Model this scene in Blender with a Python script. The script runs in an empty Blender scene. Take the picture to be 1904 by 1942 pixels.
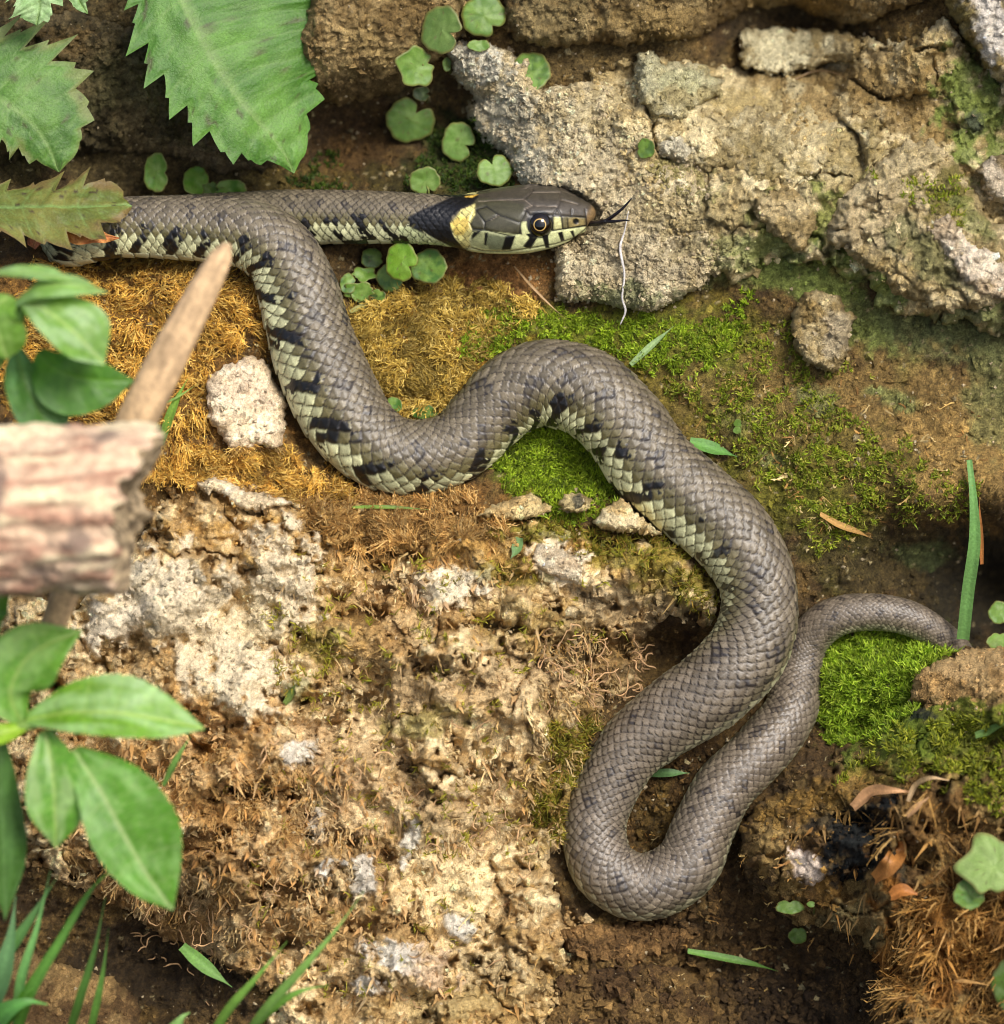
import bpy, math
import numpy as np
from mathutils import Vector

# ------------------------------------------------------------------ frame of the bank
# The bank is a steep stony slope.  u runs along it, v up it, n out of it; sizes are in
# "grains" of 0.2 mm.  Digitised points (x, y, h) are turned into (u, v, h) with at().
S = 0.0002
ELEV = math.radians(35.0)
DIST = 10000.0
CX, CY = 952.0, 971.0
UX = np.array([1.0, 0.0, 0.0])
VX = np.array([0.0, math.sin(ELEV), math.cos(ELEV)])
NX = np.array([0.0, -math.cos(ELEV), math.sin(ELEV)])
ORG = np.array([0.0, 0.0, 0.6])
UPB = np.array([0.0, math.cos(ELEV), math.sin(ELEV)])      # world up in (u, v, n)

scene = bpy.context.scene
# ------------------------------------------------------------------ camera
cd = bpy.data.cameras.new('camera')
cam = bpy.data.objects.new('camera', cd)
scene.collection.objects.link(cam)
cam.location = Vector(ORG + NX * DIST * S)
cam.rotation_euler = (math.pi / 2 - ELEV, 0, 0)
cd.sensor_fit = 'HORIZONTAL'
cd.sensor_width = 36.0
cd.lens = 36.0 * DIST / 1904.0
cd.clip_start = 0.05
cd.clip_end = 200.0
cd.dof.use_dof = True
cd.dof.focus_distance = (DIST - 135) * S
cd.dof.aperture_fstop = 6.8
scene.camera = cam
# ------------------------------------------------------------------ sky and sun (bright haze)
SUN_EL, SUN_AZ = math.radians(56), math.radians(140)       # azimuth clockwise from +Y
world = bpy.data.worlds.new('World')
scene.world = world
world.use_nodes = True
wn = world.node_tree
sky = wn.nodes.new('ShaderNodeTexSky')
sky.sky_type = 'NISHITA'
sky.sun_disc = False
sky.sun_elevation = SUN_EL
sky.sun_rotation = SUN_AZ
sky.air_density = 1.0
sky.dust_density = 4.0
sky.ozone_density = 0.6
wn.links.new(sky.outputs[0], wn.nodes['Background'].inputs[0])
wn.nodes['Background'].inputs[1].default_value = 0.122
sl = bpy.data.lights.new('sun', 'SUN')
sl.energy = 2.4
sl.angle = math.radians(22)
sl.color = (1.0, 0.98, 0.94)
sun = bpy.data.objects.new('sun', sl)
scene.collection.objects.link(sun)
sd = Vector((math.sin(SUN_AZ) * math.cos(SUN_EL), math.cos(SUN_AZ) * math.cos(SUN_EL), math.sin(SUN_EL)))
sun.rotation_euler = sd.to_track_quat('Z', 'Y').to_euler()
sun.location = (0.5, -1, 2)
scene.view_settings.view_transform = 'Standard'
scene.view_settings.look = 'None'
scene.view_settings.gamma = 1.0
scene.view_settings.exposure = 0.55
scene.cycles.use_denoising = True
scene.cycles.max_bounces = 5
scene.cycles.filter_width = 0.95

rng = np.random.default_rng(7)

# ------------------------------------------------------------------ helpers
def at(x, y, h):
    x, y, h = np.broadcast_arrays(np.asarray(x, float), np.asarray(y, float), np.asarray(h, float))
    k = 1.0 - h / DIST
    return np.stack([(x - CX) * k, (CY - y) * k, h], -1)

def unat(p):
    k = 1.0 - p[..., 2] / DIST
    return p[..., 0] / k + CX, CY - p[..., 1] / k

def world_of(p):
    p = np.asarray(p, float)
    return ORG + S * (p[..., 0:1] * UX + p[..., 1:2] * VX + p[..., 2:3] * NX)

def lin(c):
    c = np.asarray(c, float) / 255.0
    return np.where(c <= 0.04045, c / 12.92, ((c + 0.055) / 1.055) ** 2.4)

def sstep(a, b, x):
    t = np.clip((x - a) / (b - a), 0, 1)
    return t * t * (3 - 2 * t)

def unit(v):
    return v / np.maximum(np.linalg.norm(v, axis=-1, keepdims=True), 1e-9)

def hash2(ix, iy, seed):
    n = (ix.astype(np.int64) * 374761393 + iy.astype(np.int64) * 668265263 + seed * 1442695041) & 0xffffffff
    n = ((n ^ (n >> 13)) * 1274126177) & 0xffffffff
    n = ((n ^ (n >> 15)) * 2246822519) & 0xffffffff
    return ((n ^ (n >> 16)) & 0xffffff) / float(0x1000000)

def perlin(x, y, seed=0):
    xi, yi = np.floor(x), np.floor(y)
    xf, yf = x - xi, y - yi
    u = xf * xf * xf * (xf * (xf * 6 - 15) + 10)
    v = yf * yf * yf * (yf * (yf * 6 - 15) + 10)
    def g(dx, dy):
        a = hash2(xi + dx, yi + dy, seed) * 2 * np.pi
        return np.cos(a) * (xf - dx) + np.sin(a) * (yf - dy)
    a = g(0, 0) * (1 - u) + g(1, 0) * u
    b = g(0, 1) * (1 - u) + g(1, 1) * u
    return (a * (1 - v) + b * v) * 1.5

def fbm(x, y, seed=0, octs=4, gain=0.5):
    r, a, f = 0.0, 1.0, 1.0
    for i in range(octs):
        r = r + a * perlin(x * f + 13.7 * i, y * f - 7.1 * i, seed + i)
        a *= gain
        f *= 2.03
    return r

def worley(x, y, seed=0):
    xi, yi = np.floor(x), np.floor(y)
    f1 = np.full(x.shape, 9.0)
    f2 = np.full(x.shape, 9.0)
    idv = np.zeros(x.shape)
    for dx in (-1, 0, 1):
        for dy in (-1, 0, 1):
            px = xi + dx + hash2(xi + dx, yi + dy, seed)
            py = yi + dy + hash2(xi + dx, yi + dy, seed + 91)
            d = np.hypot(px - x, py - y)
            idv = np.where(d < f1, hash2(xi + dx, yi + dy, seed + 17), idv)
            f2 = np.where(d < f1, f1, np.minimum(f2, d))
            f1 = np.minimum(f1, d)
    return f1, f2, idv

def poly_dist(x, y, poly):
    """signed distance, positive inside"""
    poly = np.asarray(poly, float)
    d = np.full(x.shape, 1e9)
    ins = np.zeros(x.shape, bool)
    n = len(poly)
    for i in range(n):
        ax, ay = poly[i]
        bx, by = poly[(i + 1) % n]
        ex, ey = bx - ax, by - ay
        t = np.clip(((x - ax) * ex + (y - ay) * ey) / (ex * ex + ey * ey + 1e-9), 0, 1)
        d = np.minimum(d, np.hypot(x - ax - t * ex, y - ay - t * ey))
        c = (ay > y) != (by > y)
        ins ^= c & (x < (bx - ax) * (y - ay) / (by - ay + 1e-12) + ax)
    return np.where(ins, d, -d)

def line_dist(x, y, pts):
    d = np.full(x.shape, 1e9)
    for (ax, ay), (bx, by) in zip(pts[:-1], pts[1:]):
        ex, ey = bx - ax, by - ay
        t = np.clip(((x - ax) * ex + (y - ay) * ey) / (ex * ex + ey * ey + 1e-9), 0, 1)
        d = np.minimum(d, np.hypot(x - ax - t * ex, y - ay - t * ey))
    return d

def catmull(P, n):
    """resample control rows evenly (centripetal-ish via chord parameter)"""
    P = np.asarray(P, float)
    k = min(P.shape[1], 3)
    ch = np.r_[0, np.cumsum(np.maximum(np.linalg.norm(np.diff(P[:, :k], axis=0), axis=1), 1e-6) ** 0.75)]
    t = np.linspace(0, ch[-1], max(n * 3, 200))
    m = np.zeros_like(P)
    for i in range(len(P)):
        a, b = max(i - 1, 0), min(i + 1, len(P) - 1)
        m[i] = (P[b] - P[a]) / (ch[b] - ch[a])
    i = np.clip(np.searchsorted(ch, t, 'right') - 1, 0, len(P) - 2)
    hh = (ch[i + 1] - ch[i])[:, None]
    s = ((t - ch[i])[:, None]) / hh
    out = ((2 * s ** 3 - 3 * s ** 2 + 1) * P[i] + (s ** 3 - 2 * s ** 2 + s) * hh * m[i]
           + (-2 * s ** 3 + 3 * s ** 2) * P[i + 1] + (s ** 3 - s ** 2) * hh * m[i + 1])
    L = np.r_[0, np.cumsum(np.linalg.norm(np.diff(out[:, :k], axis=0), axis=1))]
    q = np.linspace(0, L[-1], n)
    return np.stack([np.interp(q, L, out[:, j]) for j in range(P.shape[1])], 1), L[-1]

# ---- objects
COL = scene.collection
def tag(o, label=None, cat=None, group=None, kind=None):
    if label: o['label'] = label
    if cat: o['category'] = cat
    if group: o['group'] = group
    if kind: o['kind'] = kind
    return o

def empty(name, p):
    o = bpy.data.objects.new(name, None)
    o.empty_display_size = 0.01
    COL.objects.link(o)
    o.location = Vector(world_of(np.asarray(p, float)))
    o['_loc'] = list(o.location)
    return o

def origin_of(o):
    r = np.zeros(3)
    while o is not None:
        r = r + np.array(o.location)
        o = o.parent
    return r

def mesh_obj(name, V, F, mat, parent=None, col=None, base=None, smooth=True):
    """V in bank units (N,3); F (M,4) or (M,3) int; tri rows may repeat last index as -1"""
    W = world_of(V)
    if parent is not None:
        o0 = origin_of(parent); loc = np.zeros(3)
    else:
        o0 = world_of(np.asarray(base, float)) if base is not None else np.array([W[:, 0].mean(), W[:, 1].mean(), W[:, 2].min()])
        loc = o0
    me = bpy.data.meshes.new(name)
    F = np.asarray(F, np.int32)
    k = F.shape[1]
    me.vertices.add(len(W))
    me.vertices.foreach_set('co', (W - o0).astype(np.float32).ravel())
    me.loops.add(F.size)
    me.loops.foreach_set('vertex_index', F.ravel())
    me.polygons.add(len(F))
    me.polygons.foreach_set('loop_start', np.arange(0, F.size, k, dtype=np.int32))
    me.polygons.foreach_set('use_smooth', np.full(len(F), smooth, dtype=bool))
    me.update(calc_edges=True)
    if col is not None:
        ca = me.color_attributes.new('Col', 'FLOAT_COLOR', 'POINT')
        c4 = np.ones((len(W), 4), np.float32)
        c4[:, :np.shape(col)[1]] = col
        ca.data.foreach_set('color', c4.ravel())
    me.materials.append(mat)
    o = bpy.data.objects.new(name, me)
    COL.objects.link(o)
    o.location = Vector(loc)
    if parent is not None:
        o.parent = parent
    return o

def grid_faces(nr, nc, closed=False):
    i, j = np.meshgrid(np.arange(nr - 1), np.arange(nc if closed else nc - 1), indexing='ij')
    j2 = (j + 1) % nc
    return np.stack([i * nc + j, i * nc + j2, (i + 1) * nc + j2, (i + 1) * nc + j], -1).reshape(-1, 4)

def frames(C, hint):
    T = unit(np.gradient(C, axis=0))
    D = hint - (hint * T).sum(-1, keepdims=True) * T
    D = unit(D)
    L = np.cross(D, T)
    return T, D, L

def tube(pts, rad, ns=8, nring=None, hint=(0.13, 0.21, 0.97), flat=1.0):
    """tapered tube through control rows (u,v,h); rad per control; returns V,F"""
    P = np.c_[np.asarray(pts, float), np.asarray(rad, float)]
    n = nring or max(4, len(P) * 4)
    C, _ = catmull(P, n)
    T, D, L = frames(C[:, :3], np.broadcast_to(np.asarray(hint, float), (n, 3)))
    a = np.arange(ns) / ns * 2 * np.pi
    V = C[:, None, :3] + C[:, None, 3:4] * (np.cos(a)[None, :, None] * D[:, None] * flat + np.sin(a)[None, :, None] * L[:, None])
    V = V.reshape(-1, 3)
    F = grid_faces(n, ns, True)
    # caps
    V = np.r_[V, C[:1, :3], C[-1:, :3]]
    i = np.arange(ns)
    c0 = np.stack([np.full(ns, n * ns), (i + 1) % ns, i, i], -1)
    c1 = np.stack([np.full(ns, n * ns + 1), (n - 1) * ns + i, (n - 1) * ns + (i + 1) % ns, (n - 1) * ns + (i + 1) % ns], -1)
    return V, F, np.r_[c0, c1][:, :3]

def tube_obj(name, pts, rad, mat, parent=None, col=(0.3, 0.3, 0.3), ns=8, nring=None, flat=1.0, base=None, colfn=None):
    V, F, T = tube(pts, rad, ns, nring, flat=flat)
    # triangulate everything so that one face size is used
    F3 = np.r_[F[:, [0, 1, 2]], F[:, [0, 2, 3]], T]
    c = np.broadcast_to(np.asarray(col, float), (len(V), 3)) if colfn is None else colfn(V)
    return mesh_obj(name, V, F3, mat, parent, c, base)

# ------------------------------------------------------------------ materials
def mat_base(name, rough, spec=0.5, noise=((700, 0.35), (2300, 0.3)), bump=None, transl=0.0, coat=0.0, alpha_bump=False):
    m = bpy.data.materials.new(name)
    m.use_nodes = True
    nt = m.node_tree
    N, Lk = nt.nodes, nt.links
    b = N['Principled BSDF']
    at_ = N.new('ShaderNodeAttribute'); at_.attribute_name = 'Col'
    geo = N.new('ShaderNodeNewGeometry')
    cur = at_.outputs['Color']
    for sc, amt in noise:
        nz = N.new('ShaderNodeTexNoise')
        nz.inputs['Scale'].default_value = sc
        nz.inputs['Detail'].default_value = 2.0
        nz.inputs['Roughness'].default_value = 0.6
        Lk.new(geo.outputs['Position'], nz.inputs['Vector'])
        mr = N.new('ShaderNodeMapRange')
        mr.inputs['From Min'].default_value = 0.3
        mr.inputs['From Max'].default_value = 0.7
        mr.inputs['To Min'].default_value = 1 - amt
        mr.inputs['To Max'].default_value = 1 + amt
        Lk.new(nz.outputs['Fac'], mr.inputs['Value'])
        vm = N.new('ShaderNodeVectorMath'); vm.operation = 'SCALE'
        Lk.new(cur, vm.inputs[0]); Lk.new(mr.outputs[0], vm.inputs['Scale'])
        cur = vm.outputs[0]
    Lk.new(cur, b.inputs['Base Color'])
    b.inputs['Roughness'].default_value = rough
    b.inputs['Specular IOR Level'].default_value = spec
    if coat:
        b.inputs['Coat Weight'].default_value = coat
        b.inputs['Coat Roughness'].default_value = 0.08
    if bump:
        prev = None
        for sc, dist in bump:
            nz = N.new('ShaderNodeTexNoise')
            nz.inputs['Scale'].default_value = sc
            nz.inputs['Detail'].default_value = 2.0
            nz.inputs['Roughness'].default_value = 0.65
            Lk.new(geo.outputs['Position'], nz.inputs['Vector'])
            bp = N.new('ShaderNodeBump')
            bp.inputs['Strength'].default_value = 1.0
            if alpha_bump: Lk.new(at_.outputs['Alpha'], bp.inputs['Strength'])
            bp.inputs['Distance'].default_value = dist
            Lk.new(nz.outputs['Fac'], bp.inputs['Height'])
            if prev is not None:
                Lk.new(prev.outputs[0], bp.inputs['Normal'])
            prev = bp
        Lk.new(prev.outputs[0], b.inputs['Normal'])
    if transl > 0:
        tr = N.new('ShaderNodeBsdfTranslucent')
        Lk.new(cur, tr.inputs['Color'])
        mx = N.new('ShaderNodeMixShader')
        mx.inputs[0].default_value = transl
        Lk.new(b.outputs[0], mx.inputs[1]); Lk.new(tr.outputs[0], mx.inputs[2])
        Lk.new(mx.outputs[0], N['Material Output'].inputs['Surface'])
    return m

M_ROCK = mat_base('limestone', 0.95, 0.25, ((800, 0.26), (2600, 0.42)), ((900, 0.0012), (2600, 0.0008)), alpha_bump=True)
M_SOIL = mat_base('damp_soil', 0.9, 0.3, ((800, 0.34), (2600, 0.55)), ((900, 0.0018), (2600, 0.0011)))
M_MOSSO = mat_base('dry_moss', 0.8, 0.25, ((400, 0.25),), transl=0.2)
M_MOSSG = mat_base('green_moss', 0.65, 0.35, ((400, 0.25),), transl=0.3)
M_SNAKE = mat_base('snake_skin', 0.35, 0.5, ((500, 0.12), (2500, 0.2)), ((3000, 0.00008),))
M_EYE = mat_base('eye', 0.07, 0.5, (), coat=0.3)
M_LEAF = mat_base('leaf', 0.5, 0.4, ((150, 0.12), (1200, 0.16)), ((900, 0.0003),), transl=0.28)
M_LEAFG = mat_base('glossy_leaf', 0.46, 0.45, ((60, 0.14), (400, 0.14)), transl=0.3)
M_ROUND = mat_base('fleshy_leaf', 0.48, 0.4, ((200, 0.14), (2200, 0.12)), transl=0.22)
M_DRY = mat_base('dry_plant', 0.75, 0.3, ((300, 0.2), (1500, 0.2)), ((800, 0.0004),))
M_TONGUE = mat_base('tongue', 0.25, 0.5, ())

# ------------------------------------------------------------------ snake centre line: x, y, h, width, gx, gy
HEAD = [  # snout first; x, y, h, visible height
    (1127, 414, 66, 10), (1123, 412, 66, 36), (1115, 410, 66, 56), (1103, 409.5, 66, 74), (1080, 409, 65, 98), (1050, 409, 64, 116),
    (1000, 414, 62, 129), (945, 417.5, 58, 125), (900, 420, 54, 114), (868, 420, 50, 102)]
BODY = [
    (820, 418, 42, 99, 0, .82), (740, 415, 22, 102, 0, .82), (640, 414, -8, 106, 0, .82), (540, 416, -40, 110, 0, .85), (440, 422, -66, 113, 0, .85),
    (345, 428, -80, 115, 0, .9), (260, 432, -86, 116, 0, .9), (180, 440, -74, 117, 0, .9), (122, 452, -8, 117, 0, .9), (140, 454, 58, 118, 0, .85),
    (180, 442, 82, 118, 0, .82), (230, 434, 84, 119, 0, .84), (310, 434, 86, 124, 0, .84), (400, 438, 92, 130, .08, .82), (475, 447, 100, 138, .3, .68),
    (530, 485, 106, 146, .55, .5), (560, 545, 110, 156, .66, .35), (578, 610, 114, 162, .68, .3), (600, 680, 120, 172, .66, .38),
    (634, 755, 128, 174, .58, .52), (678, 822, 136, 164, .42, .66), (738, 862, 138, 152, .2, .7), (806, 866, 134, 142, .02, .5), (868, 845, 128, 140, -.1, .4),
    (916, 800, 120, 144, -.1, .35), (962, 755, 114, 156, 0, .42), (1030, 728, 110, 168, .08, .64), (1110, 746, 110, 172, .4, .5), (1178, 805, 114, 168, .52, .4),
    (1234, 882, 120, 168, .52, .4), (1310, 950, 126, 168, .5, .5), (1384, 1015, 130, 164, .58, .38), (1428, 1085, 132, 152, .55, .2), (1440, 1152, 132, 148, .35, .12),
    (1424, 1222, 132, 156, .15, .12), (1362, 1298, 130, 158, -.05, .2), (1280, 1354, 118, 148, -.05, .2), (1202, 1416, 108, 132, -.05, .2), (1154, 1490, 104, 121, .05, .1),
    (1127, 1570, 102, 122, .1, .15), (1148, 1648, 100, 128, .12, .3), (1220, 1682, 94, 129, 0, .35), (1298, 1646, 84, 127, -.1, .25), (1338, 1562, 70, 122, -.05, .15),
    (1378, 1490, 56, 118, 0, .15), (1446, 1420, 36, 113, 0, .15), (1497, 1352, 6, 106, .05, .12), (1513, 1275, -34, 92, .1, .2), (1532, 1215, -34, 82, .1, .3),
    (1577, 1174, -14, 77, 0, .45), (1650, 1161, -4, 72, 0, .55), (1722, 1172, -6, 67, .1, .5), (1780, 1204, -24, 61, .2, .4), (1820, 1240, -60, 54, .2, .4), (1842, 1285, -100, 40, .2, .4), (1850, 1330, -150, 14, .2, .4)]
ctl = []
for x, y, h, w in HEAD:
    ctl.append((*at(x, y, h), w / 2 * (1 - h / DIST), 0, .82))
for x, y, h, w, gx, gy in BODY:
    ctl.append((*at(x, y, h), w / 2 * (1 - h / DIST), gx, gy))
NR_BODY = 2700
SN, SN_LEN = catmull(ctl, NR_BODY)
SN_C, SN_R = SN[:, :3], SN[:, 3]
HEAD_RINGS = int(NR_BODY * 275 / SN_LEN)

# footprint raster: height of the underside of the snake
RX0, RY0, RST = -1000, -1000, 4
RNX, RNY = int(4000 / RST), int(4000 / RST)
S_low = np.full((RNY, RNX), 1e4)
S_in = np.zeros((RNY, RNX))
sx, sy = unat(SN_C)
for i in range(0, NR_BODY, 3):
    if sx[i] > 1778 or (sx[i] < 150 and sy[i] < 600): continue
    r = SN_R[i] * 1.0
    x0, x1 = int((sx[i] - r - RX0) / RST), int((sx[i] + r - RX0) / RST) + 2
    y0, y1 = int((sy[i] - r - RY0) / RST), int((sy[i] + r - RY0) / RST) + 2
    gx = RX0 + np.arange(x0, x1) * RST - sx[i]
    gy = RY0 + np.arange(y0, y1) * RST - sy[i]
    dd = gx[None] ** 2 + gy[:, None] ** 2
    ok = dd < r * r
    low = SN_C[i, 2] - np.sqrt(np.maximum(r * r - dd, 0)) * 0.97
    S_low[y0:y1, x0:x1] = np.where(ok, np.minimum(S_low[y0:y1, x0:x1], low), S_low[y0:y1, x0:x1])
    S_in[y0:y1, x0:x1] = np.maximum(S_in[y0:y1, x0:x1], np.where(ok, 1 - dd / (r * r), 0))

def samp(R, x, y, bil=True):
    fx = np.clip((x - RX0) / RST, 0, RNX - 1.001)
    fy = np.clip((y - RY0) / RST, 0, RNY - 1.001)
    ix, iy = fx.astype(int), fy.astype(int)
    if not bil:
        return R[iy, ix]
    a, b = fx - ix, fy - iy
    return (R[iy, ix] * (1 - a) + R[iy, ix + 1] * a) * (1 - b) + (R[iy + 1, ix] * (1 - a) + R[iy + 1, ix + 1] * a) * b

# ------------------------------------------------------------------ relief of the bank (thin plate through surveyed heights)
PTS = [
    (-900, -900, -300), (952, -900, -260), (2800, -900, -200), (-900, 971, 150), (2800, 971, 120), (-900, 2800, 600), (952, 2800, 560), (2800, 2800, 560),
    (0, -100, -80), (400, -100, -80), (900, -100, -70), (1400, -100, -60), (2000, -100, 20),
    (60, 150, -90), (300, 200, -95), (500, 250, -110), (620, 285, -240), (700, 120, -60), (720, 240, -260), (850, 240, -230), (880, 320, -140), (780, 330, -120),
    (300, 340, -130), (450, 345, -140), (100, 360, -90), (0, 430, 60), (60, 470, 96), (0, 480, 90),
    (1000, 150, -60), (1150, 60, -70), (1300, 60, -90), (1440, 40, -340), (1550, 30, -360), (1700, 60, -90), (1850, 200, -40),
    (1050, 300, -20), (1200, 300, -15), (1350, 300, -10), (1500, 300, 0), (1700, 300, 10), (1800, 450, 40),
    (1100, 500, -5), (1250, 520, 0), (1400, 560, 10), (1560, 620, 25), (1750, 650, 30), (1880, 680, 40),
    (900, 500, -50), (780, 500, -70), (690, 500, -75), (650, 560, -30), (800, 580, 0), (950, 560, -10), (1050, 600, 10),
    (1000, 620, 40), (800, 680, 62), (740, 720, 70), (1250, 640, 30), (1300, 760, 40), (1400, 850, 55), (1550, 800, 60), (1750, 850, 70), (1900, 850, 70),
    (1500, 930, 75), (1600, 970, 75), (1750, 965, 85), (1900, 960, 90), (1560, 1050, 40), (1620, 1080, -10), (1700, 1060, -110), (1800, 1050, -190), (1890, 1080, -420), (1890, 1170, -380),
    (1780, 1150, -120), (1600, 1120, -40),
    (120, 510, 60), (300, 520, 66), (430, 540, 74), (200, 600, 95), (400, 620, 100), (100, 700, 120), (420, 750, 125), (300, 850, 150), (450, 900, 160), (560, 930, 160),
    (700, 960, 160), (860, 960, 158), (1000, 980, 150), (1060, 900, 62), (1060, 850, 58), (1130, 960, 120), (1240, 1010, 125), (1330, 1080, 110), (1345, 1160, 85),
    (100, 1100, 185), (300, 1100, 215), (600, 1100, 215), (900, 1100, 205), (1150, 1120, 175), (1300, 1150, 120),
    (100, 1400, 230), (400, 1400, 255), (700, 1400, 245), (950, 1400, 205), (1080, 1400, 140), (1120, 1300, 110), (1215, 1235, -70), (1290, 1225, -90),
    (100, 1650, 190), (400, 1650, 240), (700, 1650, 260), (950, 1650, 190), (1040, 1600, 110), (1250, 1500, 10), (1270, 1440, 10), (1230, 1560, 5),
    (150, 1790, 30), (300, 1840, -40), (500, 1800, 230), (750, 1850, 265), (950, 1850, 200), (1100, 1800, 90), (1250, 1790, 0), (1400, 1770, -50),
    (100, 1950, 170), (300, 1950, 110), (600, 1960, 250), (1000, 1960, 200), (1250, 1930, 60), (1430, 1890, -70), (1560, 1880, -50),
    (1480, 1560, 50), (1560, 1490, 100), (1700, 1480, 190), (1850, 1480, 230), (1500, 1640, 55), (1620, 1640, 140), (1800, 1650, 230), (1900, 1650, 220),
    (1470, 1760, -10), (1560, 1770, 10), (1700, 1780, 120), (1850, 1850, 220), (1700, 1950, 170), (1600, 1340, 0), (1660, 1270, 32), (1630, 1405, -30), (1740, 1250, 45), (1790, 1260, 40), (1800, 1330, 90), (1900, 1260, 60),
    (1550, 1300, -10), (1590, 1215, -55), (1700, 1225, -40),
]
skip = {(230, 434), (310, 434), (180, 442), (140, 454), (122, 452), (1820, 1240), (1842, 1285), (1850, 1330), (400, 438), (475, 447), (1424, 1222)}
for x, y, h, w, gx_, gy_ in BODY:
    if (x, y) in skip or (x, y) == (55, 452): continue
    PTS.append((x, y, h - w * 0.44))
PTS.append((960, 425, -10))
PTS = np.array(PTS, float)
def tps(d2):
    return np.where(d2 > 0, d2 * np.log(d2 + 1e-12), 0) * 0.5
_q = PTS[:, :2] / 500.0
_d2 = ((_q[:, None] - _q[None]) ** 2).sum(-1)
_n = len(_q)
_A = np.zeros((_n + 3, _n + 3))
_A[:_n, :_n] = tps(_d2) + np.eye(_n) * 4e-4
_A[:_n, _n:] = np.c_[np.ones(_n), _q]
_A[_n:, :_n] = _A[:_n, _n:].T
_w = np.linalg.solve(_A, np.r_[PTS[:, 2], 0, 0, 0])
_cg = np.arange(0, RNX, 4)
gxx, gyy = np.meshgrid(RX0 + _cg * RST, RY0 + _cg * RST)
qq = np.stack([gxx, gyy], -1).reshape(-1, 2) / 500.0
vals = np.zeros(len(qq))
for a in range(0, len(qq), 8000):
    d2 = ((qq[a:a + 8000, None] - _q[None]) ** 2).sum(-1)
    vals[a:a + 8000] = tps(d2) @ _w[:_n] + _w[_n] + qq[a:a + 8000] @ _w[_n + 1:]
vals = vals.reshape(len(_cg), len(_cg))
def base_h(x, y):
    f = RST * 4
    fx = np.clip((x - RX0) / f, 0, len(_cg) - 1.001)
    fy = np.clip((y - RY0) / f, 0, len(_cg) - 1.001)
    ix, iy = fx.astype(int), fy.astype(int)
    a, b = fx - ix, fy - iy
    a = a * a * (3 - 2 * a) * 0.5 + a * 0.5
    b = b * b * (3 - 2 * b) * 0.5 + b * 0.5
    return (vals[iy, ix] * (1 - a) + vals[iy, ix + 1] * a) * (1 - b) + (vals[iy + 1, ix] * (1 - a) + vals[iy + 1, ix + 1] * a) * b

# ---- colour patches: (x, y, rx, ry, rot, rgb, strength)
def bright_mask(x, y, blobs, seed, warp, wl, soft):
    nz = fbm(x / wl, y / wl, seed, 4, 0.6)
    nz2 = fbm(x / wl, y / wl, seed + 31, 4, 0.6)
    out = np.zeros(x.shape)
    for k, (bx, by, rx, ry, rot, rgb, st) in enumerate(blobs):
        if sum(rgb) < 490: continue
        xx, yy = x - bx, y - by
        c, s_ = math.cos(math.radians(rot)), math.sin(math.radians(rot))
        a, b = (xx * c + yy * s_) / rx, (-xx * s_ + yy * c) / ry
        d = np.sqrt(a * a + b * b) + warp * (nz if k % 2 else nz2)
        out = np.maximum(out, sstep(1 + soft, 1 - soft, d) * st)
    return out

def paint(col, x, y, blobs, seed, warp=0.45, wl=60.0, soft=0.35):
    nz = fbm(x / wl, y / wl, seed, 4, 0.6)
    nz2 = fbm(x / wl, y / wl, seed + 31, 4, 0.6)
    for k, (bx, by, rx, ry, rot, rgb, st) in enumerate(blobs):
        m0 = (np.abs(x - bx) < 2.2 * max(rx, ry)) & (np.abs(y - by) < 2.2 * max(rx, ry))
        if not m0.any(): continue
        xx, yy = x[m0] - bx, y[m0] - by
        c, s_ = math.cos(math.radians(rot)), math.sin(math.radians(rot))
        a, b = (xx * c + yy * s_) / rx, (-xx * s_ + yy * c) / ry
        d = np.sqrt(a * a + b * b) + warp * (nz[m0] if k % 2 else nz2[m0])
        m = (sstep(1 + soft, 1 - soft, d) * st)[:, None]
        col[m0] = col[m0] * (1 - m) + lin(rgb) * m
    return col

def mix(a, b, t):
    return a * (1 - t[..., None]) + b * t[..., None]

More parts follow.
